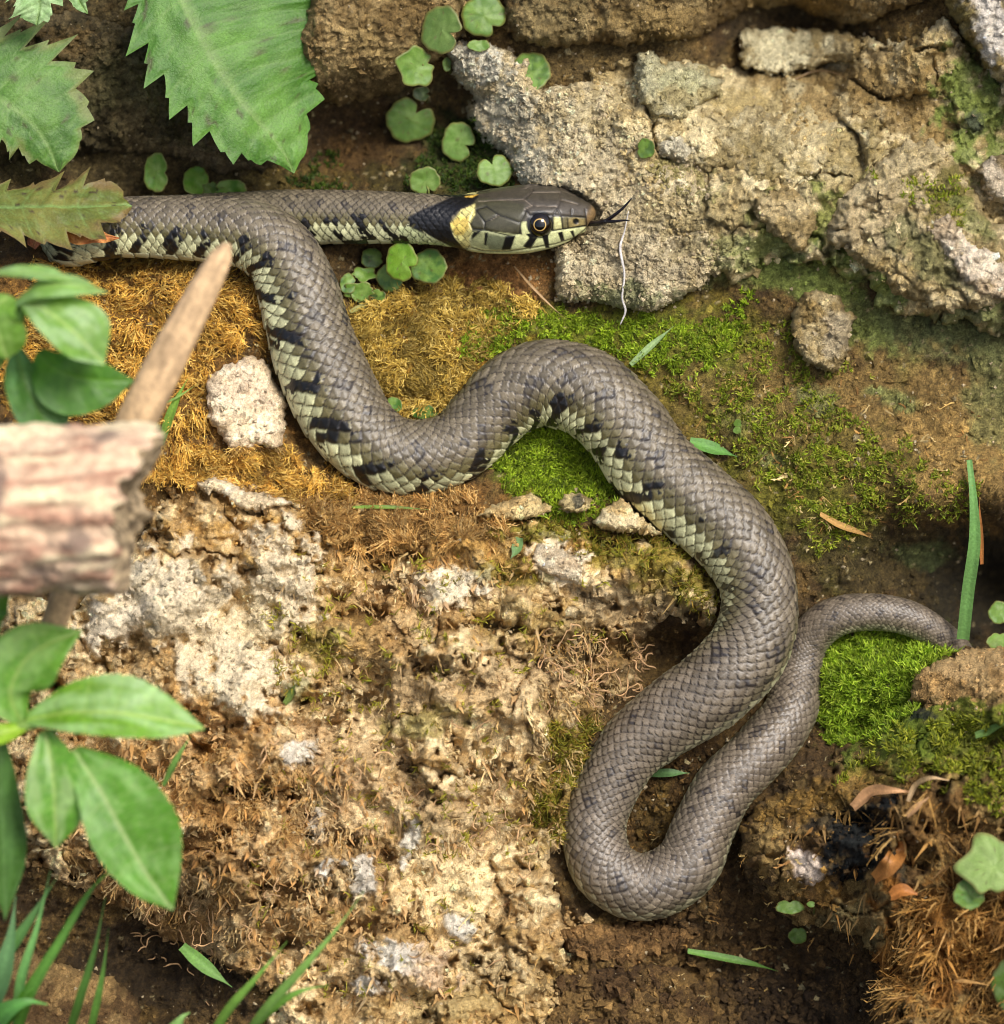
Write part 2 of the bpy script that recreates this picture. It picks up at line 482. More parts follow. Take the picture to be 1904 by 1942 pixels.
# ------------------------------------------------------------------ rocks: each one its own mesh
ROCKS = []
class Rock:
    def __init__(s, name, label, poly, T, R, off=0, tilt=(0, 0), cat='rock', rough=1.0, seed=1, step=3.0, base=(165, 148, 120), var=(120, 100, 70),
                 blobs=(), warp=10, pits=0.0, strata=None, gran=1.0, wl=60, crust=0.0, lump=0.0, crack=0.25, bumpy=1.0, caves=(), facet=14.0, fwl=70.0):
        s.__dict__.update(locals()); del s.__dict__['s']
        s.poly = np.asarray(poly, float)
        s.cx, s.cy = s.poly.mean(0)
        s.bb = (s.poly[:, 0].min() - 20, s.poly[:, 0].max() + 20, s.poly[:, 1].min() - 20, s.poly[:, 1].max() + 20)
        ROCKS.append(s)
    def height(s, x, y):
        sd = s.seed * 101
        wx = x + s.warp * fbm(x / 55, y / 55, sd, 3)
        wy = y + s.warp * fbm(x / 55, y / 55, sd + 5, 3)
        d = poly_dist(wx, wy, s.poly)
        t = np.clip(d / s.R, 0, 1)
        prof = np.sqrt(1 - (1 - t) ** 2)
        H = base_h(x, y) + s.off + s.T * prof + s.tilt[0] * (x - s.cx) + s.tilt[1] * (y - s.cy)
        k = s.rough * min(1.0, 0.25 + s.T / 60.0)
        sm = 0.0
        if s.crust:
            sm = bright_mask(x, y, s.blobs, s.seed * 77 + 24, 0.75, s.wl * 0.75, 0.3)
            H = H + s.crust * sm
        fk = k * (1 - 0.8 * sm)
        big = fbm(x / 130, y / 130, sd + 9, 3)
        if s.lump:
            H = H + s.lump * fbm(x / 210 + 3.1, y / 170, sd + 70, 2) + 0.5 * s.lump * fbm(x / 85, y / 70, sd + 74, 2)
        H = H + k * 18 * big + fk * (9 * fbm(x / 42, y / 42, sd + 14, 3) + 4.6 * fbm(x / 14, y / 14, sd + 20, 3) * s.gran)
        f1, f2, idv = worley(x / s.fwl + 0.3 * big, y / s.fwl + 0.25 * fbm(x / 60, y / 60, sd + 26, 2), sd + 25)
        H = H + (k * (1 - 0.8 * sm)) * (idv - 0.5) * s.facet * sstep(0.0, 0.16, f2 - f1) - (k * (1 - 0.9 * sm) * s.crack * s.facet * sstep(0.07, 0.0, f2 - f1) if s.facet > 20 else 0.0)
        for (cx_, cy_, rx_, ry_, dp_) in s.caves:
            dd = np.hypot((x - cx_) / rx_, (y - cy_) / ry_) + 0.5 * fbm(x / 26, y / 26, sd + 33, 3)
            H = H - dp_ * sstep(1.15, 0.55, dd)
        g1, g2, _ = worley(x / 13, y / 13, sd + 28)
        H = H + fk * 4.4 * s.gran * (0.5 - g1)
        if s.strata:
            ang, wl, amp = s.strata
            c, sn = math.cos(math.radians(ang)), math.sin(math.radians(ang))
            q = (x * c + y * sn) / wl + 0.6 * fbm(x / 110, y / 110, sd + 40, 3)
            fr = q - np.floor(q)
            H = H + amp * (sstep(0, 0.75, fr) - sstep(0.75, 1.0, fr) - 0.5) * (0.6 + 0.8 * hash2(np.floor(q), np.zeros_like(q), sd))
        if s.pits > 0:
            px = x + 10 * fbm(x / 30, y / 30, sd + 44, 2); py = y + 10 * fbm(x / 30, y / 30, sd + 47, 2)
            for wl, am in ((62, 1.0), (27, 0.5)):
                f1, f2, idv = worley(px / wl, py / (wl * 0.75), sd + 50 + int(wl))
                dens = sstep(-0.25, 0.35, fbm(x / 160, y / 160, sd + 60, 2) + 0.05)
                rr = 0.16 + 0.26 * hash2(np.floor(idv * 9999), np.zeros_like(idv), 5)
                H = H - s.pits * am * 34 * dens * (1 - 0.85 * sm) * sstep(rr, rr * 0.35, f1) * (idv > 0.35)
                H = H + s.pits * am * 7 * dens * sstep(0.5, 0.1, f2 - f1)
        out = d < 0
        H = np.where(out, np.minimum(H, base_h(x, y)) - 14 + d * 3.0, H)
        s.last_sm = sm
        return H, d
    def colour(s, x, y, H, d):
        sd = s.seed * 77 + 3
        a, b = lin(s.base), lin(s.var)
        t = sstep(-0.45, 0.5, fbm(x / 75, y / 75, sd, 5, 0.62) + 0.1 + 0.35 * fbm(x / 20, y / 20, sd + 61, 2))
        c = mix(np.broadcast_to(a, x.shape + (3,)), np.broadcast_to(b, x.shape + (3,)), t)
        c = c * (1 + 0.28 * fbm(x / 12, y / 12, sd + 7, 3, 0.7))[..., None]
        g1, g2, gid = worley(x / 7.5, y / 7.5, sd + 11)
        c = paint(c, x, y, s.blobs, sd + 21, warp=0.75, wl=s.wl * 0.75, soft=0.3)
        c = c * (0.8 + 0.4 * gid)[..., None]
        return np.clip(c * np.array([1.0, 0.99, 0.89]), 0.01, 0.85)

# main tufa boulder
BOULDER = Rock('tufa_boulder', 'big pitted tan limestone boulder with brown moss in front of the snake',
    [(-260, 1120), (60, 1130), (150, 1150), (225, 1075), (275, 1010), (290, 930), (360, 905), (440, 905), (560, 945), (700, 962), (840, 962), (960, 985), (1080, 990), (1180, 1005), (1262, 1020), (1322, 1062), (1362, 1120),
     (1352, 1185), (1300, 1192), (1262, 1180), (1225, 1205), (1215, 1260), (1195, 1310), (1135, 1365), (1120, 1440), (1090, 1510), (1060, 1590), (1045, 1640), (1075, 1700), (1120, 1750), (1090, 1790), (1060, 1900), (1020, 2080),
     (420, 2080), (520, 1900), (440, 1830), (330, 1800), (240, 1730), (150, 1690), (60, 1640), (-260, 1620)],
    T=46, R=46, off=-26, rough=1.6, seed=3, base=(226, 202, 160), var=(170, 140, 96), pits=1.5, gran=0.55, lump=46, bumpy=0.6, crust=15, facet=46, fwl=105,
    caves=[(690, 1165, 52, 22, 70), (815, 1265, 44, 22, 70), (395, 1075, 14, 18, 50), (1130, 1228, 90, 26, 80), (590, 1335, 60, 18, 46), (480, 1500, 62, 20, 56), (640, 1590, 52, 18, 56), (380, 1600, 64, 26, 64), (540, 1690, 60, 22, 60), (900, 1480, 42, 26, 46), (780, 1450, 32, 16, 46), (250, 1560, 60, 30, 66), (700, 1760, 52, 16, 50), (960, 1720, 40, 24, 50), (1010, 1560, 30, 40, 40), (430, 1385, 70, 16, 40), (930, 1190, 60, 14, 36)], wl=55,
    blobs=[(800, 1030, 420, 60, 3, (178, 140, 70), .7), (1000, 1180, 120, 60, 0, (170, 146, 84), .5), (640, 1180, 70, 60, 0, (166, 138, 76), .6), (400, 1480, 240, 170, 0, (176, 130, 72), .6), (300, 1720, 260, 120, 0, (138, 104, 64), .6), (620, 1750, 200, 120, 0, (172, 136, 88), .4), (950, 1880, 200, 90, 0, (160, 128, 70), .5),
           (700, 1010, 380, 55, 3, (166, 128, 72), .6), (760, 1140, 170, 90, 0, (168, 132, 84), .6), (1240, 1070, 120, 60, 25, (128, 118, 42), .75), (1090, 1480, 70, 150, 10, (132, 108, 44), .75), (1130, 1250, 110, 90, 0, (120, 92, 52), .7),
           (310, 1125, 140, 80, 15, (196, 182, 160), 1), (230, 1170, 110, 44, -25, (205, 190, 170), .95), (450, 1280, 100, 64, 10, (201, 185, 160), 1), (535, 1090, 62, 100, -10, (201, 185, 160), .95), (390, 1205, 120, 60, 30, (199, 183, 158), .85),
           (490, 1180, 70, 40, 0, (196, 180, 151), .85), (860, 1105, 70, 28, 0, (203, 189, 167), 1), (830, 1130, 44, 30, 0, (199, 185, 161), .8), (1062, 1068, 58, 36, 35, (207, 192, 169), 1), (1110, 1125, 40, 22, 30, (180, 162, 133), .8),
           (1170, 1150, 110, 34, 5, (183, 160, 124), .75), (850, 1660, 66, 76, 0, (210, 187, 147), .95), (895, 1690, 34, 66, 0, (212, 190, 149), .9), (640, 1420, 130, 64, 0, (185, 158, 122), .7), (960, 1290, 110, 60, 0, (180, 156, 121), .7), (700, 1520, 110, 60, 0, (183, 156, 121), .6), (880, 1560, 70, 60, 0, (185, 160, 124), .6), (770, 1330, 90, 40, 0, (183, 158, 122), .7),
           (750, 1815, 52, 26, 15, (192, 187, 181), .9), (690, 1660, 26, 44, 0, (185, 180, 174), .8), (610, 1640, 22, 18, 0, (190, 186, 181), .9), (560, 1430, 30, 24, 0, (185, 180, 174), .8), (870, 1760, 26, 26, 0, (190, 185, 179), .85), (700, 1870, 30, 16, 0, (185, 180, 174), .8),
           (600, 1560, 16, 30, 0, (185, 180, 174), .7), (780, 1590, 14, 40, 20, (185, 180, 174), .8), (930, 1830, 60, 40, 0, (185, 167, 133), .7), (860, 1900, 120, 30, -8, (184, 162, 115), .7), (820, 1840, 40, 40, 0, (196, 172, 150), .7),
           (600, 1220, 40, 30, 0, (130, 122, 44), .6), (560, 1310, 30, 20, 0, (120, 120, 40), .5), (800, 1370, 60, 26, -10, (122, 116, 42), .6), (960, 1090, 60, 20, 10, (126, 118, 44), .6), (1000, 1005, 110, 18, 4, (120, 118, 34), .7)])
# crumbly slab behind the head
SLAB = Rock('mortar_slab', 'pale grey crumbly slab with a knobbly tip beside the snake\'s head',
    [(846, 100), (868, 82), (925, 84), (962, 98), (1000, 112), (1026, 168), (1062, 162), (1130, 146), (1200, 180), (1238, 250), (1240, 300), (1320, 310), (1376, 400), (1378, 480), (1330, 545), (1260, 585), (1190, 590),
     (1110, 570), (1062, 566), (1046, 520), (1052, 480), (1040, 440), (990, 350), (962, 300), (905, 250), (884, 200), (908, 186), (866, 150)],
    T=72, R=34, off=6, tilt=(0.0, -0.02), rough=0.9, seed=5, facet=30, fwl=130, base=(222, 207, 176), var=(186, 168, 132), gran=1.3, bumpy=0.85, warp=9, wl=45,
    blobs=[(905, 115, 62, 34, 10, (212, 206, 192), .85), (960, 230, 70, 60, 40, (196, 188, 170), .7), (1000, 320, 50, 30, 0, (210, 202, 184), .8), (1160, 230, 90, 60, 10, (160, 146, 110), .6), (1170, 400, 120, 120, 0, (176, 162, 134), .6),
           (1230, 500, 120, 60, 0, (170, 158, 136), .5), (1130, 300, 50, 40, 0, (182, 170, 146), .6), (1060, 450, 40, 40, 0, (130, 110, 74), .6), (1300, 420, 70, 60, 40, (140, 126, 84), .5), (1180, 560, 90, 22, 0, (112, 120, 76), .7), (1000, 395, 90, 26, 0, (190, 178, 156), .6)])
Rock('rubble_face', 'wide crumbling grey-brown rock face rising behind and right of the slab',
    [(1120, 130), (1260, 110), (1400, 130), (1560, 100), (1700, 70), (1790, 40), (1900, 150), (2060, 200), (2060, 640), (1860, 625), (1700, 590), (1610, 520), (1540, 490), (1440, 500), (1370, 530), (1300, 480), (1180, 330)],
    T=64, R=60, off=8, rough=1.25, seed=61, base=(220, 203, 164), var=(172, 152, 110), gran=0.9, bumpy=0.75, warp=18, strata=(58, 90, 12), facet=64, fwl=125,
    blobs=[(1720, 190, 170, 90, 20, (130, 106, 62), .8), (1450, 230, 160, 70, 10, (190, 176, 140), .6), (1600, 330, 120, 70, -30, (136, 122, 80), .6), (1850, 210, 60, 110, -20, (108, 126, 58), .85), (1840, 236, 28, 22, 0, (56, 60, 60), .8), (1430, 470, 100, 36, 0, (124, 136, 78), .8),
           (1580, 420, 50, 60, -40, (122, 132, 64), .7), (1350, 420, 70, 70, 0, (150, 138, 104), .5), (1560, 150, 140, 40, 10, (124, 102, 62), .7), (1640, 540, 90, 40, 30, (112, 132, 62), .8), (1860, 600, 90, 40, 0, (100, 112, 66), .8), (1300, 330, 60, 40, 20, (140, 136, 84), .6), (1500, 420, 60, 50, 0, (128, 132, 70), .7), (1680, 380, 60, 40, -30, (140, 132, 82), .6), (1420, 200, 70, 26, 0, (150, 132, 84), .6)])
Rock('limestone_block', 'long pale stone lying below the dark hollow at top right',
    [(1392, 72), (1410, 58), (1450, 55), (1520, 52), (1600, 62), (1650, 84), (1622, 112), (1560, 126), (1500, 148), (1455, 140), (1402, 125)], T=62, R=26, off=50, rough=.55, seed=7, base=(212, 202, 170), var=(150, 134, 96), wl=40, strata=(85, 30, 4),
    blobs=[(1480, 90, 70, 30, 0, (204, 196, 166), .7), (1610, 100, 60, 40, 0, (140, 118, 74), .7)])
Rock('lumpy_stone', 'lumpy grey-green stone right of the slab\'s shoulder',
    [(1212, 100), (1236, 92), (1262, 118), (1300, 122), (1345, 128), (1372, 150), (1370, 178), (1330, 200), (1300, 225), (1240, 235), (1214, 200), (1206, 150)], T=64, R=22, off=52, rough=.7, seed=9, base=(208, 198, 164), var=(158, 146, 108), gran=1.6,
    blobs=[(1235, 140, 24, 50, 0, (184, 180, 150), .7), (1300, 150, 50, 22, 0, (176, 176, 140), .6)])
Rock('wedge_stone', 'warm beige wedge of stone under the long pale stone',
    [(1470, 172), (1500, 148), (1545, 160), (1588, 190), (1596, 240), (1570, 285), (1530, 300), (1492, 270), (1466, 220)], T=44, R=26, off=34, rough=.6, seed=11, base=(204, 180, 130), var=(160, 136, 92), blobs=[(1500, 165, 26, 16, 20, (196, 184, 150), .8)])
Rock('grey_rubble', 'grey-green lump of rubble in the middle of the upper bank',
    [(1245, 262), (1290, 250), (1330, 262), (1375, 215), (1440, 200), (1500, 240), (1540, 330), (1500, 370), (1430, 380), (1390, 330), (1330, 318), (1280, 310), (1240, 300)], T=56, R=28, off=40, rough=.8, seed=13, base=(208, 194, 158), var=(164, 146, 106), gran=1.8,
    blobs=[(1270, 278, 34, 24, 0, (206, 198, 180), .8), (1450, 300, 60, 60, 0, (132, 116, 72), .6)])
Rock('pointed_stone', 'small pointed tan stone over the pale green algae patch',
    [(1424, 382), (1450, 366), (1492, 336), (1540, 372), (1546, 430), (1530, 468), (1505, 474), (1470, 448), (1440, 420)], T=60, R=18, off=46, rough=.7, seed=15, base=(196, 176, 136), var=(152, 132, 92), blobs=[(1520, 462, 30, 10, 10, (196, 170, 120), .8)])
Rock('leaning_slab', 'broad grey slab with slanting ridges leaning at the right',
    [(1556, 440), (1590, 372), (1650, 320), (1720, 262), (1780, 270), (1830, 330), (1880, 420), (1960, 470), (2060, 520), (2060, 600), (1930, 590), (1850, 588), (1780, 590), (1700, 560), (1650, 520), (1600, 480), (1572, 474)],
    T=84, R=28, off=52, tilt=(0.03, 0.0), rough=.9, seed=17, base=(212, 194, 156), var=(164, 146, 106), strata=(62, 62, 16), facet=40, fwl=90, gran=1.2,
    blobs=[(1640, 420, 90, 60, -30, (194, 176, 144), .6), (1740, 330, 60, 50, 0, (176, 160, 126), .6), (1760, 480, 90, 40, 40, (110, 112, 72), .7), (1800, 360, 40, 50, 30, (104, 96, 40), .8), (1690, 520, 40, 26, 20, (184, 160, 110), .7), (1850, 420, 60, 20, 50, (118, 128, 70), .6)])
Rock('pale_slab', 'pale pinkish flake of limestone at the right edge',
    [(1758, 430), (1778, 410), (1815, 420), (1858, 470), (1904, 490), (1990, 540), (1990, 590), (1900, 568), (1860, 566), (1830, 530), (1790, 490), (1768, 466)], T=48, R=16, off=122, rough=.6, seed=19, base=(232, 216, 196), var=(180, 160, 134), gran=2.0, strata=(50, 46, 8), cat='rock',
    blobs=[(1850, 500, 60, 30, 35, (230, 214, 196), .7)])
Rock('corner_stone', 'steep white-faced stone cut by the top right corner',
    [(1778, -60), (1990, -80), (2020, 260), (1930, 230), (1890, 160), (1862, 120), (1818, 52), (1790, 10)], T=110, R=36, off=30, rough=.8, seed=21, base=(190, 176, 148), var=(134, 116, 74), gran=1.8, strata=(30, 40, 10),
    blobs=[(1885, 40, 40, 90, -25, (226, 218, 214), .85), (1810, 30, 30, 60, -25, (128, 116, 70), .8)])
Rock('edge_stone', 'brown-grey stone at the right edge above the pale flake',
    [(1845, 320), (1880, 290), (1990, 300), (2000, 440), (1940, 420), (1880, 385)], T=66, R=26, off=60, rough=.7, seed=23, base=(190, 172, 146), var=(140, 122, 88), blobs=[(1890, 350, 30, 40, 0, (214, 200, 184), .6)])
Rock('jutting_stone', 'small grey stone jutting over the mossy slope, flat on its right',
    [(1500, 600), (1518, 560), (1560, 545), (1600, 570), (1625, 600), (1612, 630), (1608, 670), (1582, 708), (1556, 692), (1530, 690), (1506, 660)], T=64, R=18, off=14, rough=.7, seed=25, base=(190, 172, 134), var=(146, 126, 86), gran=1.8, blobs=[(1590, 640, 30, 40, 0, (184, 170, 146), .7), (1530, 590, 30, 30, 0, (132, 108, 62), .7)])
Rock('top_stone', 'weathered brownish stone between nettle leaf and round leaves at the top',
    [(600, -60), (900, -60), (880, 60), (830, 110), (800, 150), (745, 175), (700, 190), (640, 196), (590, 180), (560, 90)], T=90, R=36, off=4, rough=.8, seed=27, base=(164, 140, 98), var=(120, 98, 62), gran=1.6, blobs=[(720, 100, 60, 50, 0, (176, 152, 104), .6), (690, 165, 90, 22, 0, (100, 80, 50), .6)])
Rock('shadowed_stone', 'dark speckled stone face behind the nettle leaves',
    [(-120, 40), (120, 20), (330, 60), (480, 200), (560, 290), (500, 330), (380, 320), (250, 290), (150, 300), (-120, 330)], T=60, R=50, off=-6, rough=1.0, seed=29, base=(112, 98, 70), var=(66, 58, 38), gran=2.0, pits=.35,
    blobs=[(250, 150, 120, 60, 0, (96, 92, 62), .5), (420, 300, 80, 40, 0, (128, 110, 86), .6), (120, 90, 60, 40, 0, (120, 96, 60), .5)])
Rock('roof_stone', 'brown stone forming the roof of the dark hollow along the top edge',
    [(960, -80), (1780, -90), (1780, -10), (1650, 40), (1600, 52), (1565, 34), (1500, 10), (1440, 8), (1392, 30), (1340, 66), (1290, 78), (1150, 82), (1050, 88), (960, 60)], T=96, R=34, off=0, rough=.8, seed=31, base=(148, 128, 90), var=(110, 90, 56), gran=1.6,
    blobs=[(1560, 15, 60, 30, 0, (148, 116, 62), .6), (1050, 40, 80, 40, 0, (136, 122, 86), .5), (1240, 40, 90, 30, 0, (150, 126, 80), .6)])
Rock('buried_stone', 'smooth pinkish-grey stone half sunk in the orange moss',
    [(382, 730), (420, 690), (470, 672), (512, 690), (536, 740), (545, 800), (530, 850), (490, 842), (440, 850), (400, 800)], T=52, R=26, off=4, rough=.5, seed=33, bumpy=.6, base=(234, 214, 188), var=(204, 182, 154), blobs=[(460, 740, 60, 50, 0, (212, 192, 172), .6)])
Rock('tufa_ledge', 'narrow white crust of stone along the mossy lip',
    [(380, 916), (410, 904), (470, 926), (550, 950), (552, 968), (500, 968), (440, 955), (390, 938)], T=40, R=14, off=16, rough=.5, seed=35, base=(238, 224, 202), var=(206, 186, 156), gran=1.2, bumpy=.7)
Rock('mossy_boulder', 'moss-covered brown boulder filling the lower right corner',
    [(1400, 1560), (1440, 1530), (1500, 1492), (1560, 1450), (1610, 1400), (1660, 1380), (1720, 1350), (1760, 1310), (1850, 1300), (2100, 1280), (2100, 2100), (1580, 2100), (1640, 1960), (1680, 1860), (1640, 1780), (1560, 1760), (1500, 1740), (1440, 1690), (1404, 1640)],
    T=140, R=60, off=0, rough=1.4, lump=44, bumpy=0.7, seed=37, base=(150, 124, 78), var=(92, 70, 42), pits=1.0, gran=0.8, facet=50, fwl=100, crust=10,
    caves=[(1660, 1560, 60, 26, 60), (1740, 1620, 40, 30, 60), (1600, 1680, 50, 24, 60), (1790, 1570, 50, 20, 50), (1520, 1600, 34, 20, 40), (1720, 1830, 40, 40, 60)],
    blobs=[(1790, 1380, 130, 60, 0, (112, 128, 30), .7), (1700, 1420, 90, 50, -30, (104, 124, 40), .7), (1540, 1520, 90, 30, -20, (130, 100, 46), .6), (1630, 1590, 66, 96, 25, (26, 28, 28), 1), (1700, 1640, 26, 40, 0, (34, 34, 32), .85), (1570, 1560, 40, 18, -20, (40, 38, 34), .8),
           (1525, 1640, 30, 32, 0, (214, 196, 184), .9), (1600, 1500, 90, 30, -20, (140, 108, 52), .5), (1760, 1560, 80, 60, 0, (130, 96, 52), .6), (1800, 1780, 150, 110, 0, (160, 108, 48), .8), (1740, 1345, 26, 20, 0, (28, 34, 36), .9), (1860, 1430, 60, 60, 0, (96, 100, 34), .6), (1640, 1750, 60, 40, 0, (140, 130, 92), .6)])
Rock('brown_stone', 'blocky dark brown stone wedged right of the snake\'s lower loop',
    [(1398, 1570), (1436, 1530), (1500, 1500), (1580, 1474), (1640, 1500), (1600, 1550), (1530, 1580), (1500, 1620), (1500, 1690), (1450, 1700), (1410, 1660)], T=84, R=20, off=24, rough=1.0, seed=63, warp=8, base=(150, 122, 70), var=(96, 76, 46), gran=1.6, facet=30, fwl=60,
    blobs=[(1500, 1530, 90, 26, -25, (158, 122, 60), .7), (1440, 1640, 50, 50, 0, (84, 66, 44), .7)])
Rock('ochre_stone', 'rounded ochre stone with a white spot beside the black patch',
    [(1488, 1650), (1506, 1596), (1560, 1562), (1610, 1566), (1606, 1640), (1590, 1720), (1540, 1728), (1502, 1700)], T=70, R=34, off=70, rough=.8, seed=65, warp=8, base=(156, 120, 64), var=(114, 86, 48), gran=1.4,
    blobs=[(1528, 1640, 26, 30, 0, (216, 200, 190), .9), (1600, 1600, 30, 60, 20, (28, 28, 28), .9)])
Rock('tan_stone', 'flat tan stone beside the bright moss cushion at the right edge',
    [(1722, 1330), (1735, 1282), (1772, 1252), (1830, 1232), (2010, 1210), (2030, 1380), (1900, 1352), (1840, 1345), (1780, 1352)], T=70, R=44, off=46, rough=.5, seed=39, warp=6, strata=(80, 60, 8), base=(192, 160, 112), var=(156, 124, 80), blobs=[(1840, 1260, 70, 24, 0, (204, 172, 126), .6)])
Rock('side_stone', 'brown mossy stone at the bottom left under the boulder',
    [(-200, 1840), (40, 1800), (120, 1830), (210, 1850), (260, 1900), (300, 2080), (-200, 2080)], T=70, R=40, off=0, rough=1.0, seed=41, base=(150, 124, 84), var=(104, 80, 52), gran=1.8, blobs=[(150, 1870, 60, 40, 0, (178, 146, 98), .7)])
Rock('foot_stone', 'flat brown stone under the lowest loop of the snake',
    [(1060, 1760), (1120, 1752), (1220, 1752), (1290, 1758), (1330, 1775), (1290, 1800), (1200, 1830), (1120, 1820), (1070, 1800)], T=44, R=20, off=-6, rough=.8, seed=43, base=(140, 108, 68), var=(106, 80, 50), gran=1.6)
Rock('crumbly_stone', 'rough dark brown stone at the bottom between boulder and mossy rock',
    [(1060, 1850), (1180, 1832), (1290, 1830), (1340, 1870), (1360, 2080), (1000, 2080)], T=50, R=34, off=0, rough=1.1, seed=45, base=(122, 96, 58), var=(78, 58, 36), gran=1.8, pits=.5)
# loose pebbles on the lip
Rock('pebble', 'largest pale pebble lying against the snake on the boulder\'s lip',
    [(1124, 990), (1150, 960), (1180, 946), (1225, 948), (1262, 962), (1273, 985), (1262, 1012), (1235, 1018), (1180, 1010), (1140, 1004)], T=52, R=22, off=34, rough=.4, seed=51, step=2.5, base=(238, 218, 172), var=(206, 178, 128), gran=2.2, warp=5, cat='pebble', blobs=[(1170, 985, 40, 14, 10, (230, 212, 176), .7)])
Rock('pebble', 'long low tan pebble left of the moss hollow',
    [(902, 975), (930, 958), (985, 940), (1012, 936), (1030, 950), (1048, 955), (1040, 972), (1000, 985), (940, 984)], T=40, R=16, off=32, rough=.4, seed=53, step=2.5, base=(226, 202, 150), var=(192, 162, 112), gran=2.0, warp=5, cat='pebble')
Rock('pebble', 'small round speckled pebble in front of the green moss hollow',
    [(1058, 955), (1072, 938), (1100, 934), (1122, 948), (1116, 966), (1090, 974), (1066, 970)], T=36, R=16, off=48, rough=.4, seed=55, step=2.5, base=(200, 180, 134), var=(150, 130, 90), gran=2.0, warp=4, cat='pebble', blobs=[(1097, 950, 9, 9, 0, (50, 58, 60), .8)])
Rock('pebble', 'tiny oval cream pebble stuck on the boulder\'s face',
    [(1066, 1165), (1078, 1150), (1094, 1150), (1102, 1160), (1092, 1174), (1072, 1176)], T=26, R=13, off=24, rough=.3, seed=57, step=2.0, base=(226, 208, 172), var=(204, 180, 140), warp=2, cat='pebble')
Rock('pebble', 'white chip of stone set in the boulder below the pebbles',
    [(1010, 1050), (1022, 1030), (1050, 1036), (1085, 1055), (1106, 1082), (1098, 1104), (1070, 1100), (1036, 1088), (1012, 1078)], T=30, R=16, off=22, rough=.5, seed=59, step=2.5, base=(226, 210, 186), var=(196, 174, 146), gran=2.0, warp=5, cat='pebble')

def ground_h(x, y):
    H = base_h(x, y)
    amp = 1 + 1.4 * sstep(1300, 1700, y)
    H = H + amp * (15 * fbm(x / 120, y / 120, 1, 3) + 6 * fbm(x / 40, y / 40, 4, 3) + 3.2 * fbm(x / 14, y / 14, 8, 3))
    f1, f2, idv = worley(x / 26, y / 26, 12)
    H = H + 5 * (idv - 0.3) * sstep(0.05, 0.25, f2 - f1)
    g1, _, _ = worley(x / 11, y / 11, 14)
    return H + 3.2 * (0.5 - g1)

GB = [(250, 200, 500, 260, 0, (92, 80, 54), .8), (640, 270, 130, 90, 0, (84, 62, 40), .8), (690, 310, 70, 50, 0, (118, 88, 52), .7), (880, 300, 90, 90, 0, (58, 66, 30), .9), (800, 345, 120, 40, 0, (70, 66, 26), .7), (560, 345, 90, 30, 0, (110, 92, 44), .6),
      (1150, 130, 200, 80, 0, (120, 100, 64), .7), (1450, 30, 100, 50, 0, (80, 66, 46), .8), (1720, 200, 240, 160, 0, (128, 104, 62), .8), (1600, 330, 160, 100, 0, (126, 112, 72), .7),
      (1850, 210, 60, 120, -20, (106, 124, 58), .8), (1840, 235, 28, 24, 0, (60, 62, 62), .8), (1400, 500, 110, 40, -10, (128, 136, 84), .8), (1500, 520, 120, 44, 25, (138, 148, 78), .9), (1620, 600, 150, 40, 45, (130, 142, 76), .85), (1790, 640, 160, 50, 10, (124, 130, 86), .8), (1590, 400, 50, 60, -40, (120, 130, 60), .7),
      (1300, 700, 260, 140, 20, (116, 104, 34), .8), (1450, 760, 240, 120, 30, (138, 116, 68), .7), (1700, 800, 260, 130, 10, (146, 118, 72), .8), (1820, 860, 100, 90, 0, (172, 138, 84), .8), (1560, 880, 200, 90, 20, (104, 92, 38), .7), (1880, 760, 50, 90, 0, (122, 124, 80), .7),
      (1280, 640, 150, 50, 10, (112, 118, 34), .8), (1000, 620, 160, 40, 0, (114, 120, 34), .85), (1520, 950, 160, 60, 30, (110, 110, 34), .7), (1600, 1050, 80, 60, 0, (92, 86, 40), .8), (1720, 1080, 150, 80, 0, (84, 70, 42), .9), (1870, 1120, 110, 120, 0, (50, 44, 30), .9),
      (1660, 740, 20, 12, 0, (150, 160, 100), .6), (1700, 760, 40, 18, 20, (132, 140, 86), .7), (1400, 800, 40, 26, 0, (140, 140, 80), .5), (1460, 870, 26, 18, 0, (146, 150, 100), .5), (1540, 760, 40, 26, 0, (140, 146, 96), .6), (1750, 1050, 60, 24, 0, (96, 106, 66), .7),
      (250, 620, 300, 170, 0, (142, 102, 50), .9), (420, 850, 200, 110, 0, (150, 110, 60), .85), (790, 680, 170, 130, 0, (146, 108, 40), .9), (950, 520, 110, 50, 0, (160, 112, 66), .8), (1050, 880, 110, 80, 0, (92, 112, 20), .9), (760, 950, 200, 40, 0, (150, 108, 58), .8),
      (700, 520, 90, 60, 0, (74, 56, 30), .8), (100, 440, 140, 80, 0, (74, 54, 34), .8),
      (1280, 1480, 140, 170, 20, (88, 64, 36), .85), (1250, 1560, 50, 60, 0, (92, 72, 34), .7), (1560, 1330, 70, 110, 0, (96, 72, 46), .8), (1660, 1290, 130, 90, 0, (88, 122, 22), .9), (1430, 1820, 240, 180, 0, (86, 64, 40), .85), (1480, 1900, 160, 80, 0, (58, 44, 30), .8), (1220, 1880, 160, 100, 0, (124, 96, 58), .7), (1600, 1700, 100, 60, 0, (100, 80, 50), .7),
      (300, 1830, 200, 90, 0, (62, 48, 32), .9), (1000, 430, 120, 60, 0, (120, 84, 48), .6)]  # first patch: shade of the hollow under the boulder, painted as darker soil
